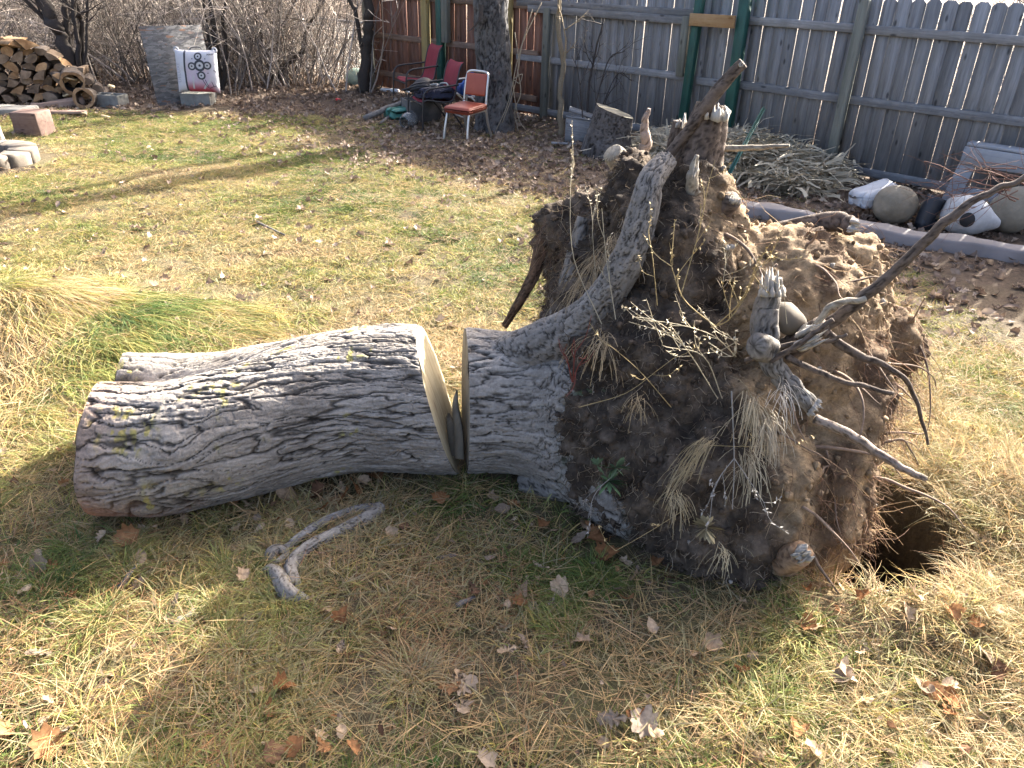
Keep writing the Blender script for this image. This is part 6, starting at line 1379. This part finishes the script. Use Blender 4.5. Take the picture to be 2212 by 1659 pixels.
tones = {'orange brown': tone_mat('leaf_orange_brown', (0.25, 0.115, 0.05), (0.36, 0.195, 0.095)), 'pale tan': tone_mat('leaf_pale_tan', (0.36, 0.255, 0.165), (0.48, 0.37, 0.26)), 'grey brown': tone_mat('leaf_grey_brown', (0.22, 0.165, 0.12), (0.33, 0.265, 0.205)), 'dark brown': tone_mat('leaf_dark_brown', (0.13, 0.068, 0.04), (0.20, 0.115, 0.072))}
kinds = {'maple': 4, 'oak': 3, 'oval': 3}
LM = {(tn, kd, q): leaf_mesh(kd, rng.uniform(0.35, 1.5), tones[tn], 'fallen_leaf') for tn in tones for kd in kinds for q in range(kinds[kd])}
def where(x, y):
    if y > 2.3 and x < -0.2: return 'beside the sawn log'
    if y > 2.0 and x < 0.9: return 'below the upturned roots'
    if x > 0.9: return 'below the root hole' if y < 2.6 else 'right of the root hole'
    if x < -0.6: return 'at the lower left'
    return 'in the middle foreground'
def leaf(x, y, tn, kd, size, dz=0.02, tilt=0.35):
    me = LM[tn, kd, int(rng.integers(kinds[kd]))]; o = link('fallen_leaf', me, None, (x, y, float(gh(x, y)) + dz), (rng.normal(0, tilt), rng.normal(0, tilt), rng.uniform(0, 6.28)), (size,) * 3)
    tag(o, '%s %s leaf on the grass %s' % (tn, {'maple': 'maple', 'oak': 'lobed oak', 'oval': 'oval'}[kd], where(x, y)), 'leaf', 'fallen leaves in the foreground')
TN = list(tones)
# leaves seen one by one in the photograph (pixel, tone, kind, size)
for px, py, tn, kd, s in ((950, 1085, 0, 'maple', .10), (1210, 1268, 1, 'maple', .12), (1135, 1272, 1, 'maple', .11), (1120, 1300, 0, 'maple', .08), (1025, 1275, 3, 'oak', .09), (845, 1365, 1, 'oval', .10), (740, 1345, 0, 'maple', .09), (990, 1475, 1, 'oak', .11), (975, 1490, 0, 'oak', .11), (1005, 1485, 2, 'oak', .12), (1000, 1530, 2, 'oak', .14), (610, 1500, 0, 'maple', .10), (285, 1180, 0, 'maple', .14), (320, 1160, 1, 'oak', .12), (225, 1183, 1, 'oak', .09), (310, 1220, 1, 'oval', .10), (95, 1238, 2, 'maple', .12), (120, 1242, 0, 'oak', .10), (458, 1092, 0, 'maple', .11), (505, 1092, 0, 'oval', .09), (540, 1102, 1, 'oak', .08), (620, 1080, 1, 'oval', .16), (690, 1075, 3, 'maple', .13), (740, 1088, 0, 'maple', .16), (770, 1070, 0, 'maple', .13), (810, 1042, 0, 'maple', .12), (690, 1120, 0, 'oak', .13), (1280, 1150, 0, 'oak', .12), (1290, 1170, 0, 'maple', .12), (1265, 1140, 1, 'maple', .10), (1310, 1200, 0, 'maple', .13), (1300, 1215, 3, 'maple', .10), (1250, 1165, 2, 'oval', .10), (1330, 1280, 2, 'oval', .07), (1360, 1300, 0, 'maple', .09), (1500, 1700 - 270, 1, 'oval', .08), (1255, 1395, 1, 'maple', .09), (1405, 1365, 1, 'oval', .09), (1535, 1410, 1, 'maple', .10), (1590, 1240, 0, 'maple', .06), (1740, 1372, 0, 'maple', .10), (1760, 1380, 1, 'maple', .09), (1850, 1330, 0, 'maple', .09), (1960, 1330, 1, 'maple', .10), (2045, 1285, 1, 'maple', .10), (1820, 1470, 1, 'oval', .12), (1815, 1480, 2, 'maple', .10), (1945, 1360, 1, 'maple', .08), (2040, 1360, 0, 'maple', .10), (2095, 1380, 0, 'maple', .09), (1720, 1590, 0, 'maple', .09), (1990, 1500, 2, 'oval', .10), (2010, 1505, 0, 'maple', .10), (2050, 1530, 0, 'oak', .12), (2120, 1440, 2, 'maple', .11), (1050, 1640, 2, 'maple', .09), (1390, 1580, 2, 'maple', .13), (1415, 1600, 1, 'oval', .08), (1320, 1570, 2, 'oak', .12), (1370, 1560, 0, 'oak', .08), (110, 1635, 0, 'maple', .14), (160, 1600, 2, 'oak', .10), (90, 1430, 2, 'oak', .10), (700, 1620, 0, 'oak', .09), (640, 1625, 0, 'maple', .09), (1175, 1140, 0, 'maple', .10), (1110, 1100, 0, 'oak', .1), (1195, 1150, 1, 'oak', .09), (740, 1590, 1, 'oval', .07), (1085, 1110, 2, 'oval', .09), (60, 1290, 1, 'oval', .07), (1130, 1390, 2, 'oak', .08), (1095, 1410, 1, 'oak', .09), (590, 1640, 3, 'maple', .10), (1750, 1640, 1, 'maple', .1)):
    p = gp(px, py); leaf(p[0], p[1], TN[tn], kd, s * 0.92, 0.035, 0.4)
n_done = 72
x, y = sample(3000, -2.4, 3.0, 1.1, 3.6, lambda x, y: np.clip(0.10 + 0.8 * sstep(0.15, 0.6, fbm(x * 3.2, y * 3.2, 21.0, 2)) + 0.5 * (x > 1.1) * (y < 2.6) + 0.7 * np.exp(-((y - 2.5) / 0.12) ** 2) * (x < 0.3) * (x > -1.2), 0, 1))
for q in range(min(228, len(x))): leaf(x[q], y[q], TN[rng.choice(4, p=[.18, .40, .30, .12])], rng.choice(['maple', 'oak', 'oval'], p=[.5, .3, .2]), rng.uniform(0.03, 0.08), rng.uniform(0.015, 0.04), 0.5)
buckets = {}
for o in [o for o in COL.objects if o.name.startswith('fallen_leaf')]: buckets.setdefault(o['label'], []).append(o)
for lb, os_ in buckets.items():
    if len(os_) > 1:
        os_.sort(key=lambda o: proj(np.array(o.location))[0])
        for k, o in enumerate(os_): o['label'] = ('leftmost' if k == 0 else 'rightmost' if k == len(os_) - 1 else ORD(k + 1) + ' from left') + ' of the ' + lb.replace('leaf', 'leaves').replace('on the grass ', '')
m_lit = leaf_mat('leaf_litter', [(0.0, (0.10, 0.065, 0.046)), (0.35, (0.20, 0.142, 0.105)), (0.7, (0.32, 0.245, 0.185)), (1.0, (0.46, 0.37, 0.29))], 0.2)
lv = [leaf_mesh(kd, rng.uniform(0.5, 1.8), m_lit, 'litter') for kd in ('maple', 'maple', 'oak', 'oak', 'oval', 'oval', 'maple', 'oval')]
# litter under the fence and brush
def farlit(x, y): return np.clip(litter(x, y) * 1.0 * (0.35 + 0.65 * sstep(0.0, 0.6, 0.5 + 0.6 * fbm(x * 1.7, y * 1.7, 2.9, 3))) + 0.03, 0, 1)
x, y = sample(34000, -12, 5.2, 4.4, 17.5, farlit)
put('leaf_litter', lv, x, y, rng.uniform(0.05, 0.13, len(x)), rng.beta(2, 2.2, len(x)), 'brown dead leaves strewn under the fence and the brush', 'leaf litter', 0.5, 0.012)
x = rng.uniform(-22, -2, 9000); y = rng.uniform(14.5, 34, 9000)
put('woodland_litter', lv, x, y, rng.uniform(0.09, 0.2, len(x)), rng.beta(2, 2, len(x)), 'brown dead leaves on the ground beneath the brush', 'leaf litter', 0.5, 0.012)
x, y = sample(2600, -2.6, 3.2, 1.1, 4.6, lambda x, y: 0.35 + 0.5 * (x > 1.2))
put('small_leaf_bits', lv, x, y, rng.uniform(0.012, 0.04, len(x)), rng.beta(2, 2, len(x)), 'small crumbled leaf pieces in the foreground grass', 'leaf litter', 0.5, 0.015)
x, y = sample(1500, -7, 2, 3.6, 11, lambda x, y: 0.5 + 0 * x)
put('lawn_leaves', lv, x, y, rng.uniform(0.03, 0.09, len(x)), rng.beta(2, 2, len(x)), 'scattered dry leaves on the lawn', 'leaf litter', 0.4, 0.03)
# a few loose sticks
for px0, py0, px1, py1, r, lb in ((265, 1285, 300, 1235, 0.012, 'flat grey stick in the grass below the log'), (378, 1372, 425, 1335, 0.014, 'dark bent stick in the foreground grass at the left'), (985, 1303, 1025, 1285, 0.012, 'short tan stick beside a leaf in the centre foreground'), (945, 1205, 985, 1195, 0.012, 'grey wood sliver in the grass right of the exposed root'), (555, 478, 615, 510, 0.012, 'dark twig lying on the sunlit lawn')):
    pole(on(gp(px0, py0), 0.02), on(gp(px1, py1), 0.025), r, lb, 'stick', r * 0.6)
wr = on(gp(935, 1690)); 
for px, py, n_, L_, lb in ((940, 1648, 16, 0.07, 'small green leafy weed at the bottom edge of the picture'), (1905, 1282, 12, 0.06, 'bright green seedling below the root hole')):
    o_ = on(gp(px, py)); e = empty('weed', o_, 0, lb, 'weed'); rosette(px, py, 0, n_, L_, (0.12, 0.22, 0.05), e, o_, 'leaves')
for k, pts in enumerate(([(1880, 1290, 0.0), (1885, 1240, 0.12), (1892, 1205, 0.2)], [(1880, 1290, 0.0), (1900, 1250, 0.1), (1925, 1200, 0.18)], [(1880, 1290, 0.0), (1870, 1230, 0.12), (1872, 1195, 0.2)])):
    pass
